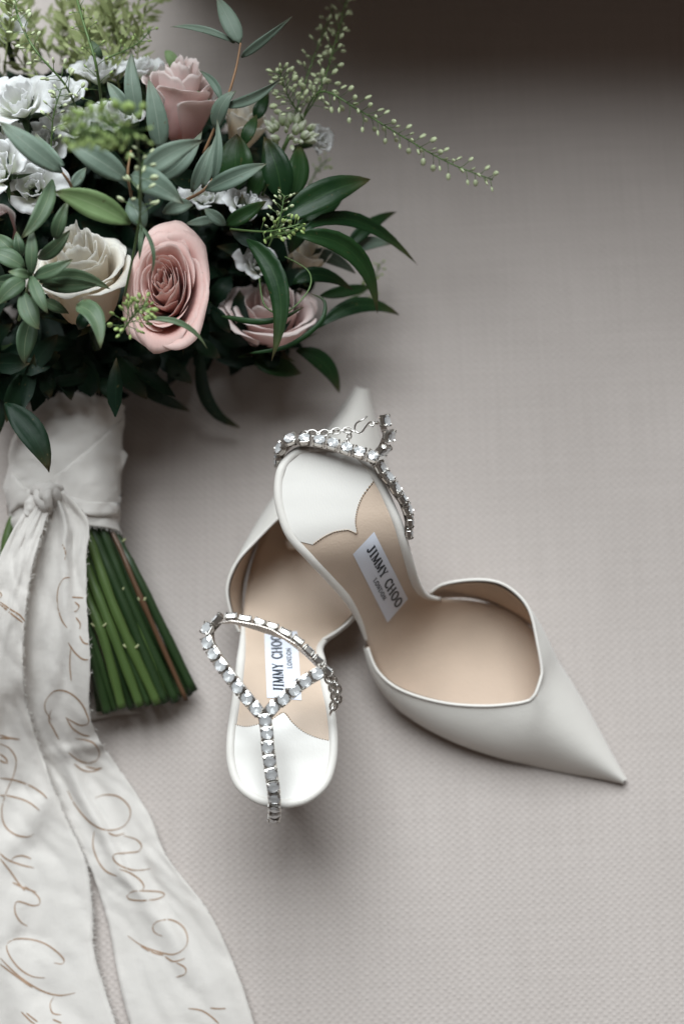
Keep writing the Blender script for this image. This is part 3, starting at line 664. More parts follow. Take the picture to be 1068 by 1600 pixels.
# ------------------------------------------------------------------ ribbon
def crease(a, b, sd): return max(0.0, 1 - abs(noise.noise(V3((a, b, sd)))) * 7)
RB = thing('silk_ribbon', 'frayed ivory ribbon with bronze calligraphy knotted round the stems, long tails trailing', 'ribbon', P(100, 800, 0))
rows_px = crom([(634, 34, 194), (660, 30, 192), (696, 21, 190), (730, 15, 189), (765, 11, 187), (800, 14, 187), (832, 20, 187)], 46)
mb = MB(); rows = []
for i, (y, xl, xr) in enumerate(rows_px):
    A, B = P(xl, y, 2.9), P(xr, y, 2.9); c = (A + B) / 2; h = (B - A) / 2; r = []
    for j in range(72):
        a = 2 * math.pi * j / 72
        p = c + h * math.cos(a) + V3((0, 0, 2.65 * math.sin(a)))
        nrm = (h.normalized() * math.cos(a) + V3((0, 0, math.sin(a))))
        u = p.x; w = p.y
        d = .10 * noise.noise(V3((u * .7, w * .9, 1.5))) + .05 * noise.noise(V3((u * 2.0, w * 3.2, 5))) + .05 * math.sin(w * 3 + u * 1.3 + 2 * noise.noise(V3((u * .5, w * .5, 0))))
        d -= .07 * crease(u * .55 + w * .35, w * .8 - u * .5, 4.2) + .05 * crease(u * .5 - w * .7, w * .9, 9.7) * (.3 + .7 * sstep(.3, .8, i / 45))
        if i in (0, 45): d += .06 * noise.noise(V3((j * .9, i, 0)))
        p = p + nrm * d
        if i == 0: p.y += .15 * noise.noise(V3((j * .5, 3, 3))) 
        r.append(p)
    rows.append(r)
mb.grid(rows, closed=True); wrapbvh = mb.bvh()
solid(part('wrap', mb, M['ribbon'], RB), .05, 1)
# overlapping turns of the wrap
mb = MB()
sheet(mb, wrapbvh, [(192, 652), (160, 684), (120, 717), (86, 744), (82, 765), (100, 790), (140, 792), (188, 790), (189, 740), (200, 711), (190, 700)], .12, 6, fb=3.2)
o = solid(part('wrap_turn', mb, M['ribbon'], RB, weld=True), .06)
mb = MB()
sheet(mb, wrapbvh, [(84, 772), (110, 776), (140, 784), (187, 786), (188, 806), (150, 806), (110, 800), (82, 790)], .26, 6, fb=3.2)
solid(part('wrap_turn', mb, M['ribbon'], RB, weld=True), .08)
mb = MB()
sheet(mb, wrapbvh, [(66, 772), (40, 762), (18, 738), (9, 768), (14, 806), (30, 790), (60, 792)], .22, 6, fb=3.2)
solid(part('wrap_turn', mb, M['ribbon'], RB, weld=True), .08)
# knot
mb = MB()
def fat(pts, r, sd, sq=1.0):
    q = crom([tuple(P(*p)) for p in pts], 18); k = MB(); k.tube([V3(p) for p in q], [r * (.75 + .35 * math.sin(math.pi * i / 17)) for i in range(18)], 16)
    for p in k.v:
        a = noise.noise(p * 1.6 + V3((sd, 0, 0))); b_ = noise.noise(p * 4.5 + V3((sd, 5, 0)))
        p += V3((a * .12, a * .1, b_ * .10))
    mb.add(k.v, k.f, 0, None)
fat([(52, 768, 5.7), (64, 764, 6.3), (80, 768, 6.6), (86, 780, 6.2), (82, 795, 5.6)], .34, 1)
fat([(60, 790, 5.6), (66, 780, 6.5), (74, 768, 6.8), (86, 764, 6.2), (96, 772, 5.6)], .30, 2)
fat([(64, 760, 5.6), (62, 772, 6.4), (68, 786, 6.6), (76, 800, 6.1)], .30, 3)
fat([(78, 758, 5.6), (74, 772, 6.9), (76, 788, 6.7), (70, 802, 5.8)], .26, 4)
fat([(56, 776, 5.8), (50, 790, 5.9), (42, 806, 5.9)], .34, 6)
part('knot', mb, M['ribbon'], RB)
# tails
def tail(Le, Re, seed, amp, folds, n=110, c=30):
    l, r = crom(Le, n), crom(Re, n); rows = []
    for i in range(n):
        rr = []
        t = i / (n - 1)
        for j in range(c):
            v = j / (c - 1); a, b_ = l[i], r[i]
            x, y, z = (lerp(a[q], b_[q], v) for q in range(3))
            g = P(x, y, 0); A_ = amp * (.55 + .45 * math.sin(math.pi * v)) * (.5 + .5 * sstep(0, .1, t))
            z += A_ * (noise.noise(V3((v * 2.2 + seed, t * 3.2, seed))) * 1.0 + .55 * noise.noise(V3((v * 5 + t * 5 + seed, t * 9, 2))) + .25 * noise.noise(V3((v * 9 - t * 14, t * 22, seed))))
            z += folds(v, t) - amp * .30 * crease(v * 2.5 + t * 2, t * 6 - v * 2, seed) - amp * .22 * crease(v * 3 - t * 9, t * 9, seed + 5)
            if j in (0, c - 1): x += 1.3 * noise.noise(V3((i * .9, seed, j)))
            rr.append(P(x, y, max(.12, z)))
        rows.append(rr)
    k = MB(); k.grid(rows); return k, rows
T2L = [(78, 778, 6.2), (62, 830, 5.6), (45, 890, 5.2), (24, 1000, 4.2), (14, 1110, 2.3), (26, 1160, 1.1), (46, 1200, .7), (84, 1262, .45), (130, 1335, .42), (153, 1388, .45), (169, 1443, .4), (189, 1545, .4), (208, 1615, .4)]
T2R = [(100, 766, 6.3), (138, 813, 6.0), (135, 875, 5.7), (136, 950, 5.3), (141, 1030, 4.6), (140, 1112, 3.2), (156, 1158, 1.6), (180, 1192, .9), (232, 1270, .6), (262, 1340, .6), (326, 1424, .5), (370, 1518, .5), (402, 1615, .5)]
T1L = [(48, 784, 6.1), (10, 848, 5.9), (-22, 930, 5.3), (-45, 1020, 4.4), (-55, 1100, 2.8), (-60, 1150, 1.6), (-66, 1220, .9), (-72, 1300, .6), (-75, 1380, .5), (-78, 1460, .5), (-78, 1530, .5), (-72, 1615, .5)]
T1R = [(76, 800, 6.5), (60, 850, 6.35), (49, 895, 6.1), (40, 960, 5.6), (36, 1047, 4.5), (45, 1112, 3.0), (75, 1205, 1.2), (106, 1282, .8), (134, 1345, .7), (145, 1424, .6), (149, 1494, .6), (186, 1615, .6)]
def f2(v, t):
    s = .38 * math.exp(-((v - lerp(.45, .85, t / .36)) / .10) ** 2) * (1 - sstep(.25, .36, t))          # rolled edge by the knot
    s += .35 * math.exp(-((v - .62 - .25 * math.sin(t * 7)) / .10) ** 2) * sstep(.4, .55, t) * (1 - sstep(.8, 1, t))
    s += .30 * math.exp(-((t - .47 - .04 * v) / .02) ** 2) * v
    return s
def f1(v, t):
    return .40 * math.exp(-((v - .55 - .2 * math.sin(t * 5 + 1)) / .12) ** 2) * sstep(.3, .5, t) + .35 * math.exp(-((t - .78 + .22 * v) / .03) ** 2) * v
tailpx = []
threads = MB(); rgt = random.Random(3)
def fray(rows, cols, dens=1.0):
    for i in range(1, len(rows) - 1):
        for ci in cols:
            e = rows[i][ci]; inn = rows[i][ci - 1 if ci else 1]; d = (e - inn).normalized()
            al = (rows[i + 1][ci] - rows[i - 1][ci]).normalized()
            for _ in range(int(2 * dens + rgt.random())):
                p = e + al * rgt.uniform(-.2, .2) - d * .03; l = rgt.uniform(.05, .34) * rgt.random() ** .5
                q = p + d * l * .6 + al * rgt.uniform(-.2, .2) + V3((0, 0, rgt.uniform(-.03, .1)))
                threads.tube([p, q, q + d * l * .4 + al * rgt.uniform(-.12, .12)], [.016, .014, .010], 3, caps=False)
t2, r2 = tail(T2L, T2R, 3.3, .30, f2); t1, r1 = tail(T1L, T1R, 8.1, .32, f1)
T2o = solid(part('tail', t2, M['ribbon'], RB, 'right-hand ribbon tail'), .03)
T1o = solid(part('tail', t1, M['ribbon'], RB, 'left-hand ribbon tail'), .03)
fray(r1, (29,), 3.2); fray(r2, (29,), .5)
for j in range(72):
    for row, sg in ((rows[0], 1), (rows[-1], -1)):
        p = row[j]
        for _ in range(3):
            q = p + V3((rgt.uniform(-.12, .12), sg * rgt.uniform(.05, .2), rgt.uniform(-.03, .06))); s = p + V3((rgt.uniform(-.1, .1), 0, 0))
            threads.tube([s, q], [.016, .01], 3, caps=False)
part('frayed_threads', threads, M['ribbon'], RB, kind='stuff')
mb = MB(); rr = []
for i in range(14):
    t = i / 13; rr.append([P(lerp(120, 182, t) + s * lerp(30, 40, t), lerp(1085, 1118, t) + abs(s) * 2 + s * -6, .25 + .12 * noise.noise(V3((t * 3, s * 2, 0)))) for s in (-1, -.5, 0, .5, 1)])
mb.grid(rr); solid(part('ribbon_end', mb, M['ribbon'], RB), .03)
# calligraphy
b1, b2 = t1.bvh(), t2.bvh()
c6 = lambda L_: [(x / 2.543, 1050 + y / 2.543) for x, y in L_]
c5 = lambda L_: [(x / 2.909, 600 + y / 2.909) for x, y in L_]
S2 = [c6(s) for s in ([(235, 270), (215, 230), (195, 190), (205, 150)], [(205, 190), (180, 150), (185, 110), (220, 75), (270, 80), (320, 120), (350, 180), (350, 205), (320, 212), (285, 195), (260, 180)],
  [(265, 185), (290, 225), (330, 250), (358, 255)], [(300, 265), (340, 270), (375, 285), (395, 320), (385, 350), (350, 362), (310, 350), (272, 320)], [(295, 365), (330, 390), (370, 395), (408, 380)], [(340, 375), (380, 385), (400, 380)],
  [(378, 500), (420, 488), (470, 495), (510, 530), (518, 570), (495, 610), (450, 628), (400, 622), (350, 590), (300, 530), (268, 470)], [(430, 638), (460, 650), (495, 640)], [(375, 630), (370, 690), (390, 750), (420, 790), (465, 812)],
  [(490, 650), (540, 665), (562, 690), (550, 712), (510, 718), (455, 725), (455, 750), (490, 775), (540, 788), (598, 782)], [(475, 783), (520, 800), (560, 830), (572, 855), (560, 870)],
  [(505, 890), (530, 872), (590, 870), (640, 875), (652, 888), (620, 903), (560, 908), (515, 903), (503, 888)],
  [(645, 1050), (615, 1035), (608, 1010), (630, 990), (680, 985), (725, 1010), (745, 1055), (735, 1095), (690, 1122), (630, 1112), (560, 1085), (508, 1048)], [(560, 1090), (610, 1115), (650, 1125)],
  [(655, 1130), (690, 1150), (735, 1138)], [(700, 1155), (735, 1175), (735, 1200), (700, 1212)], [(748, 1337), (800, 1345), (840, 1370), (870, 1398)], [(835, 1335), (865, 1338), (897, 1337)])]
S2 += [c5(s) for s in ([(280, 725), (298, 760), (295, 800)], [(320, 880), (290, 885), (265, 930), (262, 1000), (280, 1070), (305, 1108)], [(328, 968), (350, 970), (380, 972)], [(340, 990), (360, 1010), (350, 1030), (338, 1035)],
  [(345, 1060), (365, 1090), (362, 1115)], [(362, 1145), (380, 1175), (403, 1182)], [(310, 1175), (340, 1220), (375, 1250), (402, 1253)], [(322, 1200), (318, 1280), (325, 1350)])]
S1 = [c6(s) for s in ([(0, 250), (40, 262), (80, 268)], [(0, 262), (20, 264), (40, 266)], [(0, 285), (40, 305), (65, 350), (55, 410), (25, 480), (8, 550), (20, 610), (60, 645), (110, 655), (137, 642)], [(0, 325), (25, 345), (30, 365)],
  [(0, 350), (12, 357), (25, 362)], [(0, 422), (60, 430), (120, 452), (165, 480), (188, 503)], [(0, 490), (50, 495), (110, 515), (158, 550)], [(0, 720), (30, 745), (80, 765), (135, 778)], [(45, 750), (60, 735), (90, 730), (125, 742)],
  [(0, 740), (40, 790), (75, 840), (100, 870)], [(50, 835), (90, 855), (145, 875)], [(100, 850), (150, 890), (158, 920), (130, 928), (70, 912), (60, 950), (80, 990), (110, 1010)],
  [(215, 1155), (245, 1160), (255, 1145), (230, 1115), (180, 1080), (120, 1062), (60, 1062), (28, 1085), (40, 1130), (80, 1180), (130, 1210), (180, 1215)], [(0, 1135), (60, 1195), (120, 1240), (180, 1272), (240, 1285), (300, 1275)],
  [(0, 1160), (60, 1205), (130, 1255)], [(215, 1290), (200, 1320), (210, 1355), (245, 1362)], [(85, 1350), (120, 1385), (140, 1399)], [(105, 1355), (130, 1375), (150, 1390)], [(210, 1380), (228, 1388), (245, 1395)])]
S1 += [c5(s) for s in ([(0, 945), (8, 960), (0, 975)], [(0, 990), (50, 1025), (90, 1050), (115, 1080)], [(0, 1000), (60, 1050), (105, 1085)])]
pen = lambda t, tx, ty: 1.0 + 1.6 * abs(tx * .8 + ty * .6) ** 1.5
for S, bb, par in ((S1, b1, T1o), (S2, b2, T2o)):
    k = MB()
    for s in S: stroke(k, bb, s, pen, .035)
    part('lettering', k, M['gold'], par, kind='stuff')

# ------------------------------------------------------------------ shoes
GL = {'J': (.75, [('k', [(.52, 1), (.52, .25), (.46, .08), (.32, 0), (.15, .05), (.1, .18)]), ('n', [(.3, 1), (.75, 1)])]),
 'I': (.55, [('k', [(.28, 0), (.28, 1)]), ('n', [(.05, 0), (.5, 0)]), ('n', [(.05, 1), (.5, 1)])]),
 'M': (1.1, [('n', [(.13, 0), (.16, 1)]), ('k', [(.16, 1), (.54, .04)]), ('n', [(.54, .04), (.92, 1)]), ('k', [(.92, 1), (.94, 0)]), ('n', [(0, 0), (.27, 0)]), ('n', [(.78, 0), (1.08, 0)]), ('n', [(0, 1), (.2, 1)]), ('n', [(.88, 1), (1.08, 1)])]),
 'Y': (.9, [('k', [(.1, 1), (.45, .45)]), ('n', [(.8, 1), (.45, .45)]), ('k', [(.45, .45), (.45, 0)]), ('n', [(0, 1), (.25, 1)]), ('n', [(.65, 1), (.9, 1)]), ('n', [(.25, 0), (.65, 0)])]),
 'C': (.85, [('k', [(.78, .78), (.72, .93), (.5, 1), (.25, .9), (.1, .6), (.1, .4), (.25, .1), (.5, 0), (.72, .07), (.8, .24)])]),
 'H': (1.0, [('k', [(.17, 0), (.17, 1)]), ('k', [(.8, 0), (.8, 1)]), ('n', [(.17, .52), (.8, .52)]), ('n', [(0, 0), (.35, 0)]), ('n', [(0, 1), (.35, 1)]), ('n', [(.62, 0), (.98, 0)]), ('n', [(.62, 1), (.98, 1)])]),
 'O': (.95, [('k', [(.46, 1), (.22, .88), (.08, .5), (.22, .12), (.46, 0), (.7, .12), (.84, .5), (.7, .88), (.46, 1)])]),
 'L': (.75, [('k', [(.17, 0), (.17, 1)]), ('n', [(0, 1), (.35, 1)]), ('n', [(0, 0), (.68, 0)]), ('n', [(.68, 0), (.68, .2)])]),
 'N': (1.0, [('n', [(.15, 0), (.15, 1)]), ('k', [(.15, 1), (.8, 0)]), ('n', [(.8, 0), (.8, 1)]), ('n', [(0, 0), (.3, 0)]), ('n', [(.65, 1), (.95, 1)])]),
 'D': (.95, [('k', [(.17, 0), (.17, 1)]), ('n', [(0, 0), (.4, 0), (.7, .12), (.82, .5), (.7, .88), (.4, 1), (0, 1)])]), ' ': (.55, [])}
def text(mb, bvh, s, quad, u0, u1, v0, v1, off, kk=2.6, nn=1.3):
    tot = sum(GL[c][0] for c in s) + .12 * (len(s) - 1); x = 0
    def m_(u, v):
        a, b, c, d = quad      # u0v0, u0v1, u1v0, u1v1
        return tuple(lerp(lerp(a[q], b[q], v), lerp(c[q], d[q], v), u) for q in (0, 1))
    for ch in s:
        w, st = GL[ch]
        for kind, pts in st:
            pp = [m_(lerp(u0, u1, (x + px_) / tot), lerp(v0, v1, py_)) for px_, py_ in pts]
            wd = kk if kind == 'k' else nn
            stroke(mb, bvh, pp, lambda t, tx, ty, wd=wd: wd, off, n=(22 if len(pts) > 2 else 4), taper=False, smooth=len(pts) > 2)
        x += w + .12

def brilliant():
    """round cut stone, unit radius 1: crown glass + foiled pavilion"""
    k = MB(); n = 8; v = [(0, 0, .27)]
    v += [(.55 * math.cos(i * math.pi / 4), .55 * math.sin(i * math.pi / 4), .27) for i in range(n)]
    v += [(math.cos((i + .5) * math.pi / 4), math.sin((i + .5) * math.pi / 4), .06) for i in range(n)]
    v += [(0, 0, -.34)] + [(.45 * math.cos(i * math.pi / 4), .45 * math.sin(i * math.pi / 4), -.20) for i in range(n)]
    f = []; mi = []
    for i in range(n):
        j = (i + 1) % n
        f += [(0, 1 + i, 1 + j), (1 + i, 9 + i, 1 + j), (1 + j, 9 + i, 9 + j)]; mi += [0] * 3
        f += [(9 + i, 18 + j, 9 + j), (18 + i, 18 + j, 9 + i), (17, 18 + j, 18 + i)]; mi += [1] * 3
    k.v = [V3(p) for p in v]; k.f = f; k.m = mi; return k
stone_me = brilliant().mesh('crystal', [M['glass'], M['foil']], smooth=False)      # radius 1 cm
def crystals(shoe, strap_mb, path, norms, size=.60, step=.66, skip_first=False, jig=0.15):
    """cups into the strap's mesh; returns stone matrices"""
    pts = even(crom([tuple(P(*p)) for p in path], 60), step); out = []
    nn = [V3(n).normalized() for n in norms]
    strip = []
    for i, (p, u) in enumerate(pts):
        T = (pts[min(i + 1, len(pts) - 1)][0] - pts[max(i - 1, 0)][0]).normalized()
        q = u * (len(nn) - 1); a = min(int(q), len(nn) - 2); Nn = nn[a].lerp(nn[a + 1], q - a)
        Nn = (Nn - T * Nn.dot(T)).normalized(); B = Nn.cross(T).normalized()
        Nn = (Nn + T * rng.uniform(-jig, jig) + B * rng.uniform(-jig, jig)).normalized(); B = Nn.cross(T).normalized(); T2 = B.cross(Nn)
        h = size / 2; strip.append((p - Nn * .10, B * h * .82))
        if skip_first and i == 0: continue
        R = Matrix((T2, B, Nn)).transposed()
        X = lambda x, y, z: p + R @ V3((x, y, z))
        ring = []
        for zz, s in ((-.10, .80), (.0, .98), (.17, 1.0), (.19, .90), (.06, .80)):
            ring.append([X(s * h * cx, s * h * cy, zz) for cx, cy in ((-1, -.6), (-.6, -1), (.6, -1), (1, -.6), (1, .6), (.6, 1), (-.6, 1), (-1, .6))])
        strap_mb.grid(ring, 0, closed=True)
        strap_mb.add([X(-h * .8, -h * .8, -.1), X(h * .8, -h * .8, -.1), X(h * .8, h * .8, -.1), X(-h * .8, h * .8, -.1)], [(3, 2, 1, 0)], 1)
        for cx, cy in ((-1, -1), (1, -1), (1, 1), (-1, 1)):
            strap_mb.tube([X(cx * h * .88, cy * h * .88, 0), X(cx * h * .84, cy * h * .84, .22), X(cx * h * .62, cy * h * .62, .27)], [.055, .055, .045], 5, 0)
        out.append(Matrix.Translation(p + Nn * .215) @ (R @ Matrix.Rotation(rng.uniform(0, 1), 3, 'Z')).to_4x4() @ Matrix.Diagonal((h * .97,) * 3 + (1,)))
    # the ribbed backing, one small bar at a time
    for i in range(len(strip) - 1):
        (p, b_), (q, c_) = strip[i], strip[i + 1]
        for s in range(5):
            f0, f1 = (s + .08) / 5, (s + .92) / 5
            a0, a1 = p.lerp(q, f0), p.lerp(q, f1); bb = b_.lerp(c_, f0)
            nrm = bb.cross(q - p).normalized() * .05
            strap_mb.add([a0 - bb, a0 + bb, a1 + bb, a1 - bb, a0 - bb + nrm, a0 + bb + nrm, a1 + bb + nrm, a1 - bb + nrm],
                         [(0, 1, 2, 3), (7, 6, 5, 4), (0, 4, 5, 1), (1, 5, 6, 2), (2, 6, 7, 3), (3, 7, 4, 0)], 1)
    return out
def place_stones(strap, mats_):
    org = ORG[strap.name]
    for m_ in mats_:
        o = bpy.data.objects.new('crystal', stone_me); COL.objects.link(o); o.parent = strap
        t = (m_.to_translation() - org) * CM
        o.matrix_local = Matrix.Translation(t) @ m_.to_3x3().to_4x4()
def chain(shoe, path, step=.36, r=.2, wire=.045):
    pts = even(crom([tuple(P(*p)) for p in path], 40), step); root = None
    for i, (p, u) in enumerate(pts):
        T = (pts[min(i + 1, len(pts) - 1)][0] - pts[max(i - 1, 0)][0]).normalized()
        up = V3((0, .3, 1)) if i % 2 else V3((.9, .5, .35)); Nn = (up - T * up.dot(T)).normalized(); B = Nn.cross(T)
        k = MB(); k.tube([p + T * r * 1.15 * math.cos(a) + B * r * .85 * math.sin(a) for a in [2 * math.pi * q / 16 for q in range(17)]], wire, 6, caps=False)
        o = part('chain' if root is None else 'link', k, M['silver'], shoe if root is None else root)
        root = root or o

def shoe(root, ins, A, throat, padpoly, labq, heel, rim_n, lt):
    """ins: stations (xl,yl,xr,yr,z); A: upper stations (AL,BL,AR,BR)"""
    n = 90
    st = crom(ins, n); Ls = [P(s[0], s[1], s[4]) for s in st]; Rs = [P(s[2], s[3], s[4]) for s in st]
    cols = 17; rows = []
    for a, b in zip(Ls, Rs):
        w = (b - a).length
        rows.append([a.lerp(b, j / (cols - 1)) + V3((0, 0, -.04 * w * math.sin(math.pi * j / (cols - 1)))) for j in range(cols)])
    k = MB(); k.grid(rows); ib = k.bvh(); solid(part('insole', k, M['tan'], root), .06)
    # outsole below
    k = MB(); rr = []
    for r in rows: rr.append([V3((p.x, p.y, max(.05, p.z - .42))) for p in (r[0].lerp(r[8], .03), r[4], r[8], r[12], r[-1].lerp(r[8], .03))])
    k.grid(rr)
    for side, far in ((0, 0), (-1, -1)):
        k.grid([[r[side] - V3((0, 0, .08)), q[far]] for r, q in zip(rows, rr)])
    k.grid([[p - V3((0, 0, .08)) for p in (rows[0][0], rows[0][4], rows[0][8], rows[0][12], rows[0][-1])], rr[0]])
    part('outsole', k, M['sole'], root)
    # rounded satin edge of the heel seat and shank
    nr = int(rim_n * (n - 1) / (len(ins) - 1))
    edge = [Rs[i] for i in range(nr, 0, -1)] + [(Rs[0] + Ls[0]) / 2] + [Ls[i] for i in range(1, nr + 1)]
    edge = [tuple(p) for p in edge]; edge = [V3(p) - V3((0, 0, .12)) for p in crom(edge, 120)]
    k = MB(); k.tube(edge, [.245 * (.45 + .55 * min(1, min(i, 119 - i) / 12)) for i in range(120)], 12); part('seat_edge', k, M['satin'], root)
    # upper
    m = 70
    AL, BL, AR, BR = ([tuple(P(*p)) for p in crom([a[q] for a in A], m)] for q in range(4))
    tt = throat / (len(A) - 1)
    def wall(A_, B_, other):
        rr = []
        for i in range(m):
            a, b = V3(A_[i]), V3(B_[i]); s = i / (m - 1); cen = (V3(AL[i]) + V3(AR[i])) / 2
            outw = (a - cen); outw.z = 0; w = outw.length; outw.normalize()
            g = sstep(tt - .28, tt + .02, s)
            c1 = a + outw * lerp(.28, .10, s) + V3((0, 0, (b.z - a.z) * .45))
            c2 = a.lerp(b, lerp(.55, .60, g)); c2.z = lerp(a.z + (b.z - a.z) * .8, b.z * 1.0, g); c2 += outw * lerp(.30, .0, g) * min(1, w)
            dd = (V3(other[i]) - V3(A_[i])); dd.z *= .3; c2 = c2.lerp(b - dd * .26, g)
            r = []
            for j in range(15):
                t = j / 14; r.append(a * (1 - t) ** 3 + c1 * 3 * t * (1 - t) ** 2 + c2 * 3 * t * t * (1 - t) + b * t ** 3)
            rr.append(r)
        return rr
    wl, wr = wall(AL, BL, AR), wall(AR, BR, AL)
    it = int(tt * (m - 1))
    for i in range(it, m): wr[i][14] = wl[i][14] = (wl[i][14] + wr[i][14]) / 2
    for _ in range(60):
        nw = [[[p.copy() for p in r] for r in w_] for w_ in (wl, wr)]
        for sd_, (w_, o_) in enumerate(((wl, wr), (wr, wl))):
            for i in range(1, m - 1):
                wt = .04 + .46 * sstep(it - 26, it + 3, i)
                for j in range(1, 15):
                    if j == 14:
                        if i <= it: continue
                        av = (w_[i - 1][j] + w_[i + 1][j] + w_[i][13] + o_[i][13]) / 4
                    else: av = (w_[i - 1][j] + w_[i + 1][j] + w_[i][j - 1] + w_[i][j + 1]) / 4
                    nw[sd_][i][j] = w_[i][j].lerp(av, wt)
        wl, wr = nw
    k = MB(); k.grid(wl); k.grid([r[::-1] for r in wr])
    up = part('upper', k, M['satin'], root, weld=True)
    # lining: the same walls a little inside
    k = MB()
    for w_ in (wl, wr):
        ii = []
        for i, r in enumerate(w_[:int((tt + .05) * m)]):
            cen = (V3(AL[i]) + V3(AR[i])) / 2; cen.z = .8
            ii.append([p + (cen - p).normalized() * min(.19, .45 * (cen - p).length) + V3((0, 0, -.03)) for p in r])
        k.grid(ii)
    part('lining', k, M['tan'], root, weld=True)
    top = [V3(p) for p in BL[:it]] + [V3(p) for p in BR[:it]][::-1]
    for _ in range(5):
        t2_ = [p.copy() for p in top]
        for q in range(it - 5, it + 5): t2_[q] = (top[q - 1] + top[q] * 2 + top[q + 1]) / 4
        top = t2_
    k = MB(); k.tube(top, [.085] * len(top), 8); part('topline_binding', k, M['satin'], root)
    # heel pad with scalloped front
    inner = padpoly
    k = MB(); sheet(k, ib, inner, .07, 6, fb=9); part('heel_pad', k, M['pad'], root)
    sc = inner[:lt]; q = crom(sc, 90); k = MB()
    for i in range(0, 88, 2):
        a, b = q[i], q[i + 1]; k.tube([drape(ib, a[0], a[1], .085, 9), drape(ib, b[0], b[1], .085, 9)], .03, 4)
    part('stitching', k, M['thread'], root, kind='stuff')
    # maker's label
    k = MB(); a, b, c, d = labq; sheet(k, ib, [a, b, d, c], .085, 5, fb=6); lb = part('maker_label', k, M['label'], root)
    k = MB(); text(k, ib, 'JIMMY CHOO', labq, .10, .97, .50, .80, .105); text(k, ib, 'LONDON', labq, .46, .76, .22, .36, .105, 1.3, .8)
    part('lettering', k, M['ink'], lb, kind='stuff')
    # stiletto
    t0, t1 = P(*heel[0]), P(*heel[1]); k = MB(); rr = []
    ax = (ins[0][0] + ins[0][2]) / 2
    fw = (P((ins[4][0] + ins[4][2]) / 2, (ins[4][1] + ins[4][3]) / 2, 9) - P((ins[0][0] + ins[0][2]) / 2, (ins[0][1] + ins[0][3]) / 2, 9)).normalized(); sd = fw.cross(V3((0, 0, 1))).normalized()
    for i in range(26):
        t = i / 25; p = t0.lerp(t1, t) + fw * (.55 * math.sin(math.pi * t) * (1 - t))
        w = lerp(2.15, .48, min(1, t * 1.7) ** .45) if t < .6 else lerp(.50, .42, (t - .6) / .4)
        rr.append([p + (sd * math.cos(a) + fw * math.sin(a) * 1.0) * w * (.55 if i > 25 else 1) for a in [2 * math.pi * q / 16 for q in range(16)]])
    for r in rr:
        for p in r:
            h_ = ib.ray_cast(V3((p.x, p.y, 30)), V3((0, 0, -1)))
            if h_[0] is not None: p.z = min(p.z, h_[0].z - .35)
            elif p.z > t0.z - 1.2: p.z = min(p.z, t0.z - 1.2)
    k.grid(rr, closed=True); hl = part('stiletto_heel', k, M['satin'], root)
    k = MB(); k.tube([t1 + V3((0, 0, .02)), t1 - V3((0, 0, .28))], [.43, .46], 12); part('heel_tip', k, M['sole'], hl)
    return ib

# right-hand shoe (toe towards the lower right)
RS = thing('high_heel_pump', 'ivory satin pump on the right, pointed toe to the lower right, resting on other shoe', 'shoe', P(700, 1000, 0), 'pair of bridal shoes')
LZ = [(515, 698, 9.6)]
insR = [(505, 698, 525, 699, 9.6), (470, 703, 556, 709, 9.6), (446, 722, 580, 735, 9.55), (436, 750, 594, 757, 9.45), (437, 788, 606, 782, 9.3), (452, 833, 620, 815, 9.0), (482, 868, 631, 850, 8.3), (512, 900, 641, 885, 7.0), (541, 933, 650, 912, 5.5), (561, 968, 664, 930, 4.0), (574, 1005, 690, 936, 2.7),
        (588, 1045, 733, 938, 1.6), (615, 1085, 775, 947, 1.0), (655, 1120, 815, 968, .7), (722, 1152, 844, 1002, .55), (796, 1172, 872, 1058, .5), (862, 1184, 903, 1116, .5), (925, 1190, 934, 1172, .5)]
upR = [((571, 1008, 2.2), (574, 1012, 3.0), (668, 931, 2.6), (672, 926, 3.1)), ((583, 1055, 1.2), (588, 1046, 3.0), (690, 931, 1.6), (692, 913, 3.6)), ((610, 1096, .7), (615, 1072, 3.1), (730, 930, 1.0), (735, 906, 4.0)),
       ((653, 1131, .4), (655, 1089, 3.1), (765, 938, .6), (775, 909, 4.2)), ((713, 1162, .25), (705, 1100, 3.2), (802, 955, .4), (805, 926, 4.2)), ((773, 1183, .2), (760, 1103, 3.4), (834, 978, .25), (827, 955, 4.2)),
       ((815, 1193, .2), (806, 1099, 3.6), (858, 1012, .2), (839, 1005, 4.1)), ((832, 1197, .2), (827, 1094, 3.75), (870, 1030, .2), (846, 1052, 3.95)), ((846, 1200, .2), (840, 1089, 3.85), (882, 1048, .2), (840, 1089, 3.85)),
       ((890, 1209, .2), (884, 1133, 2.8), (912, 1097, .2), (884, 1133, 2.8)), ((935, 1217, .2), (930, 1176, 1.6), (944, 1155, .2), (930, 1176, 1.6)), ((974, 1225, .2), (974, 1220, .55), (979, 1219, .2), (974, 1220, .55))]
padR = [(583, 752), (566, 775), (558, 795), (555, 815), (557, 833), (543, 828), (522, 831), (505, 839), (488, 851),
        (468, 846), (450, 822), (440, 790), (440, 755), (449, 726), (472, 707), (515, 702), (552, 711), (574, 733)]
labR = ((551, 866), (584, 831), (605, 973), (637, 936))
ibR = shoe(RS, insR, upR, 8, padR, labR, ((513, 765, 8.9), (458, 846, 1.35)), 10, 9)
smb = MB()
mats_ = crystals(RS, smb, [(437, 718, 9.2), (441, 700, 9.8), (452, 689, 10.0), (470, 688, 10.1), (506, 692, 10.2), (549, 705, 10.3), (582, 715, 10.4)], [(-.9, .1, .3), (-.3, .6, .8), (0, .55, .85), (.1, .55, .85), (.15, .5, .85)])
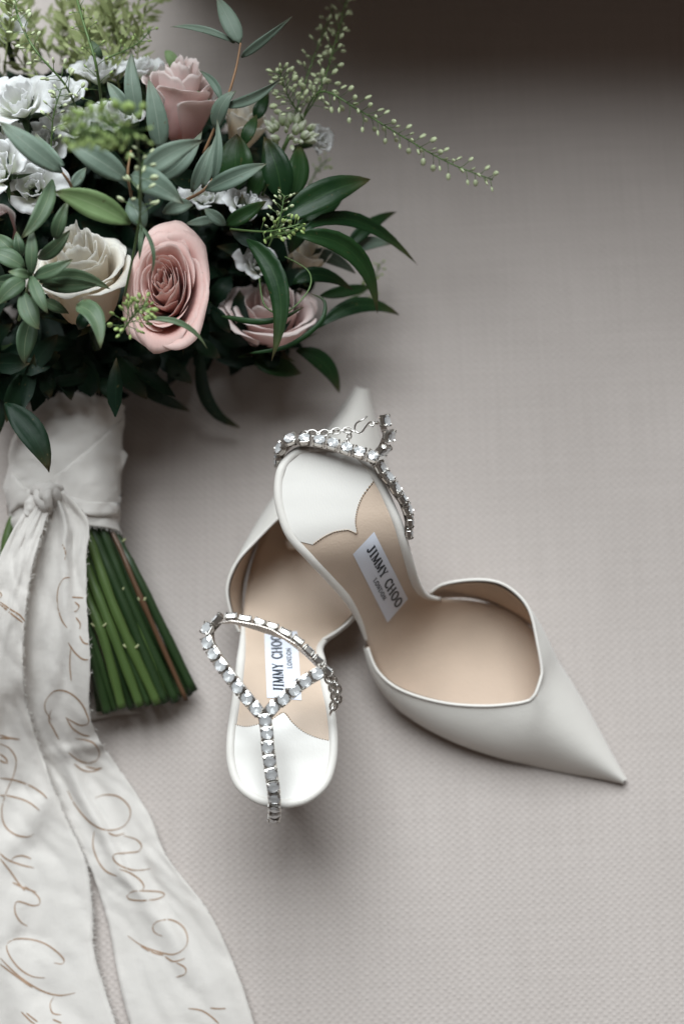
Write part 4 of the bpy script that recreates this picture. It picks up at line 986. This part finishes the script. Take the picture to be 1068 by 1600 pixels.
mats_ += crystals(RS, smb, [(582, 715, 10.4), (594, 706, 10.7), (604, 693, 11), (606, 680, 11.2), (603, 667, 11.3), (599, 658, 11.3)], [(.3, .3, .9), (.75, .2, .6), (.8, .1, .6), (.8, 0, .6)], skip_first=True)
mats_ += crystals(RS, smb, [(582, 715, 10.4), (594, 733, 10.2), (613, 760, 9.9), (630, 787, 9.5), (637, 808, 9.1), (636, 831, 8.6)], [(.35, .4, .9), (.75, .45, .55), (.85, .4, .4), (.95, .2, .25)], skip_first=True)
strapR = part('ankle_strap', smb, [M['silver'], M['mesh']], RS, smooth=False); place_stones(strapR, mats_)
chain(RS, [(478, 676, 10.0), (500, 677, 10.0), (522, 674, 10.1), (541, 672, 10.2), (552, 674, 10.3)], .30, .21, .035)
chain(RS, [(548, 676, 10.2), (545, 683, 10.1), (541, 694, 10.1)], .2, .12, .035)
k = MB(); k.tube([V3(p) for p in crom([tuple(P(*p)) for p in ((573, 651, 10.6), (566, 656, 10.7), (557, 661, 10.6), (554, 669, 10.5), (558, 676, 10.5), (565, 675, 10.6), (571, 667, 10.8), (577, 660, 11), (583, 660, 11.1), (582, 666, 11.1), (577, 664, 11.1))], 50)], .045, 6)
k.ball(P(588, 661, 11.1), .11, n=8); part('clasp_hook', k, M['silver'], RS)

# left-hand shoe (toe pointing away, heel towards the viewer)
LS = thing('high_heel_pump', 'ivory satin pump on the left, toe pointing up, crystal strap fallen over heel seat', 'shoe', P(470, 950, 0), 'pair of bridal shoes')
insL = [(434, 1256, 446, 1256, 8.9), (402, 1248, 478, 1248, 8.9), (374, 1226, 506, 1225, 8.85), (362, 1192, 518, 1190, 8.75), (361, 1155, 520, 1152, 8.6), (366, 1115, 516, 1112, 8.1), (372, 1075, 508, 1073, 6.9), (376, 1035, 502, 1036, 5.3), (379, 1003, 500, 1010, 3.9), (380, 970, 522, 988, 2.6), (383, 930, 552, 965, 1.6),
        (393, 880, 580, 922, 1.0), (415, 822, 597, 868, .7), (450, 757, 604, 805, .55), (500, 698, 592, 745, .5), (532, 660, 580, 690, .5), (558, 630, 567, 634, .5)]
upL = [((377, 990, 2.8), (374, 988, 3.4), (503, 1005, 2.8), (503, 1000, 3.4)), ((374, 955, 1.6), (360, 955, 3.9), (525, 990, 1.8), (528, 985, 3.5)), ((376, 915, .8), (355, 917, 4.3), (552, 966, 1.0), (553, 961, 3.6)), ((388, 870, .4), (370, 878, 4.6), (580, 925, .5), (576, 915, 3.8)),
       ((410, 815, .25), (400, 844, 4.7), (598, 875, .3), (588, 870, 4.0)), ((440, 765, .2), (437, 807, 4.7), (607, 820, .2), (585, 825, 4.2)), ((465, 728, .2), (475, 778, 4.6), (608, 775, .2), (562, 785, 4.3)), ((485, 702, .2), (513, 757, 4.4), (605, 735, .2), (513, 757, 4.4)),
       ((515, 664, .2), (533, 705, 3.2), (597, 695, .2), (533, 705, 3.2)), ((537, 630, .2), (552, 655, 1.9), (586, 652, .2), (552, 655, 1.9)), ((555, 603, .2), (565, 607, .7), (576, 608, .2), (565, 607, .7))]
padL = [(365, 1131), (384, 1135), (404, 1131), (424, 1124), (443, 1113), (457, 1129), (474, 1143), (494, 1152), (515, 1157),
        (515, 1190), (505, 1222), (477, 1245), (440, 1253), (402, 1245), (375, 1223), (365, 1190), (364, 1160)]
labL = ((471, 1094), (417, 1090), (464, 986), (413, 990))
ibL = shoe(LS, insL, upL, 7, padL, labL, ((440, 1190, 8.3), (440, 1225, .35)), 9, 9)
smb = MB()
mats_ = crystals(LS, smb, [(428, 1275, 8.4), (429, 1260, 9.5), (428, 1238, 10.1), (424, 1214, 10.5), (420, 1180, 10.8), (417, 1148, 11), (414, 1124, 11.1)], [(0, -1, .25), (0, -.35, .9), (0, 0, 1), (0, 0, 1), (0, 0, 1)])
mats_ += crystals(LS, smb, [(414, 1124, 11.1), (400, 1107, 11.1), (374, 1075, 11.1), (349, 1042, 11), (331, 1014, 10.8), (324, 995, 10.7), (328, 981, 10.7), (342, 970, 10.8)], [(0, 0, 1), (-.15, 0, 1), (-.3, 0, 1), (-.6, 0, .8), (-.8, .5, .3)], skip_first=True)
mats_ += crystals(LS, smb, [(342, 970, 10.8), (356, 967, 10.9), (387, 973, 11), (421, 983, 11.1), (452, 997, 11.2), (480, 1020, 11.1), (494, 1034, 11), (508, 1050, 10.8)], [(-.4, .8, -.1), (.1, .9, -.3), (.35, .85, -.3), (.6, .75, -.2), (.7, .6, 0)], skip_first=True)
mats_ += crystals(LS, smb, [(414, 1124, 11.1), (424, 1108, 11.2), (445, 1089, 11.3), (477, 1063, 11.3), (494, 1054, 11.2)], [(0, 0, 1), (.1, -.1, 1), (.1, -.1, 1), (.2, 0, 1)], skip_first=True)
strapL = part('ankle_strap', smb, [M['silver'], M['mesh']], LS, smooth=False); place_stones(strapL, mats_)
chain(LS, [(509, 1054, 10.7), (516, 1066, 10.6), (521, 1080, 10.3), (523, 1096, 10.0), (518, 1110, 9.8)], .26, .21, .06)
chain(LS, [(516, 1056, 10.5), (524, 1068, 10.3), (528, 1084, 10.1), (527, 1100, 9.8)], .26, .2, .06)
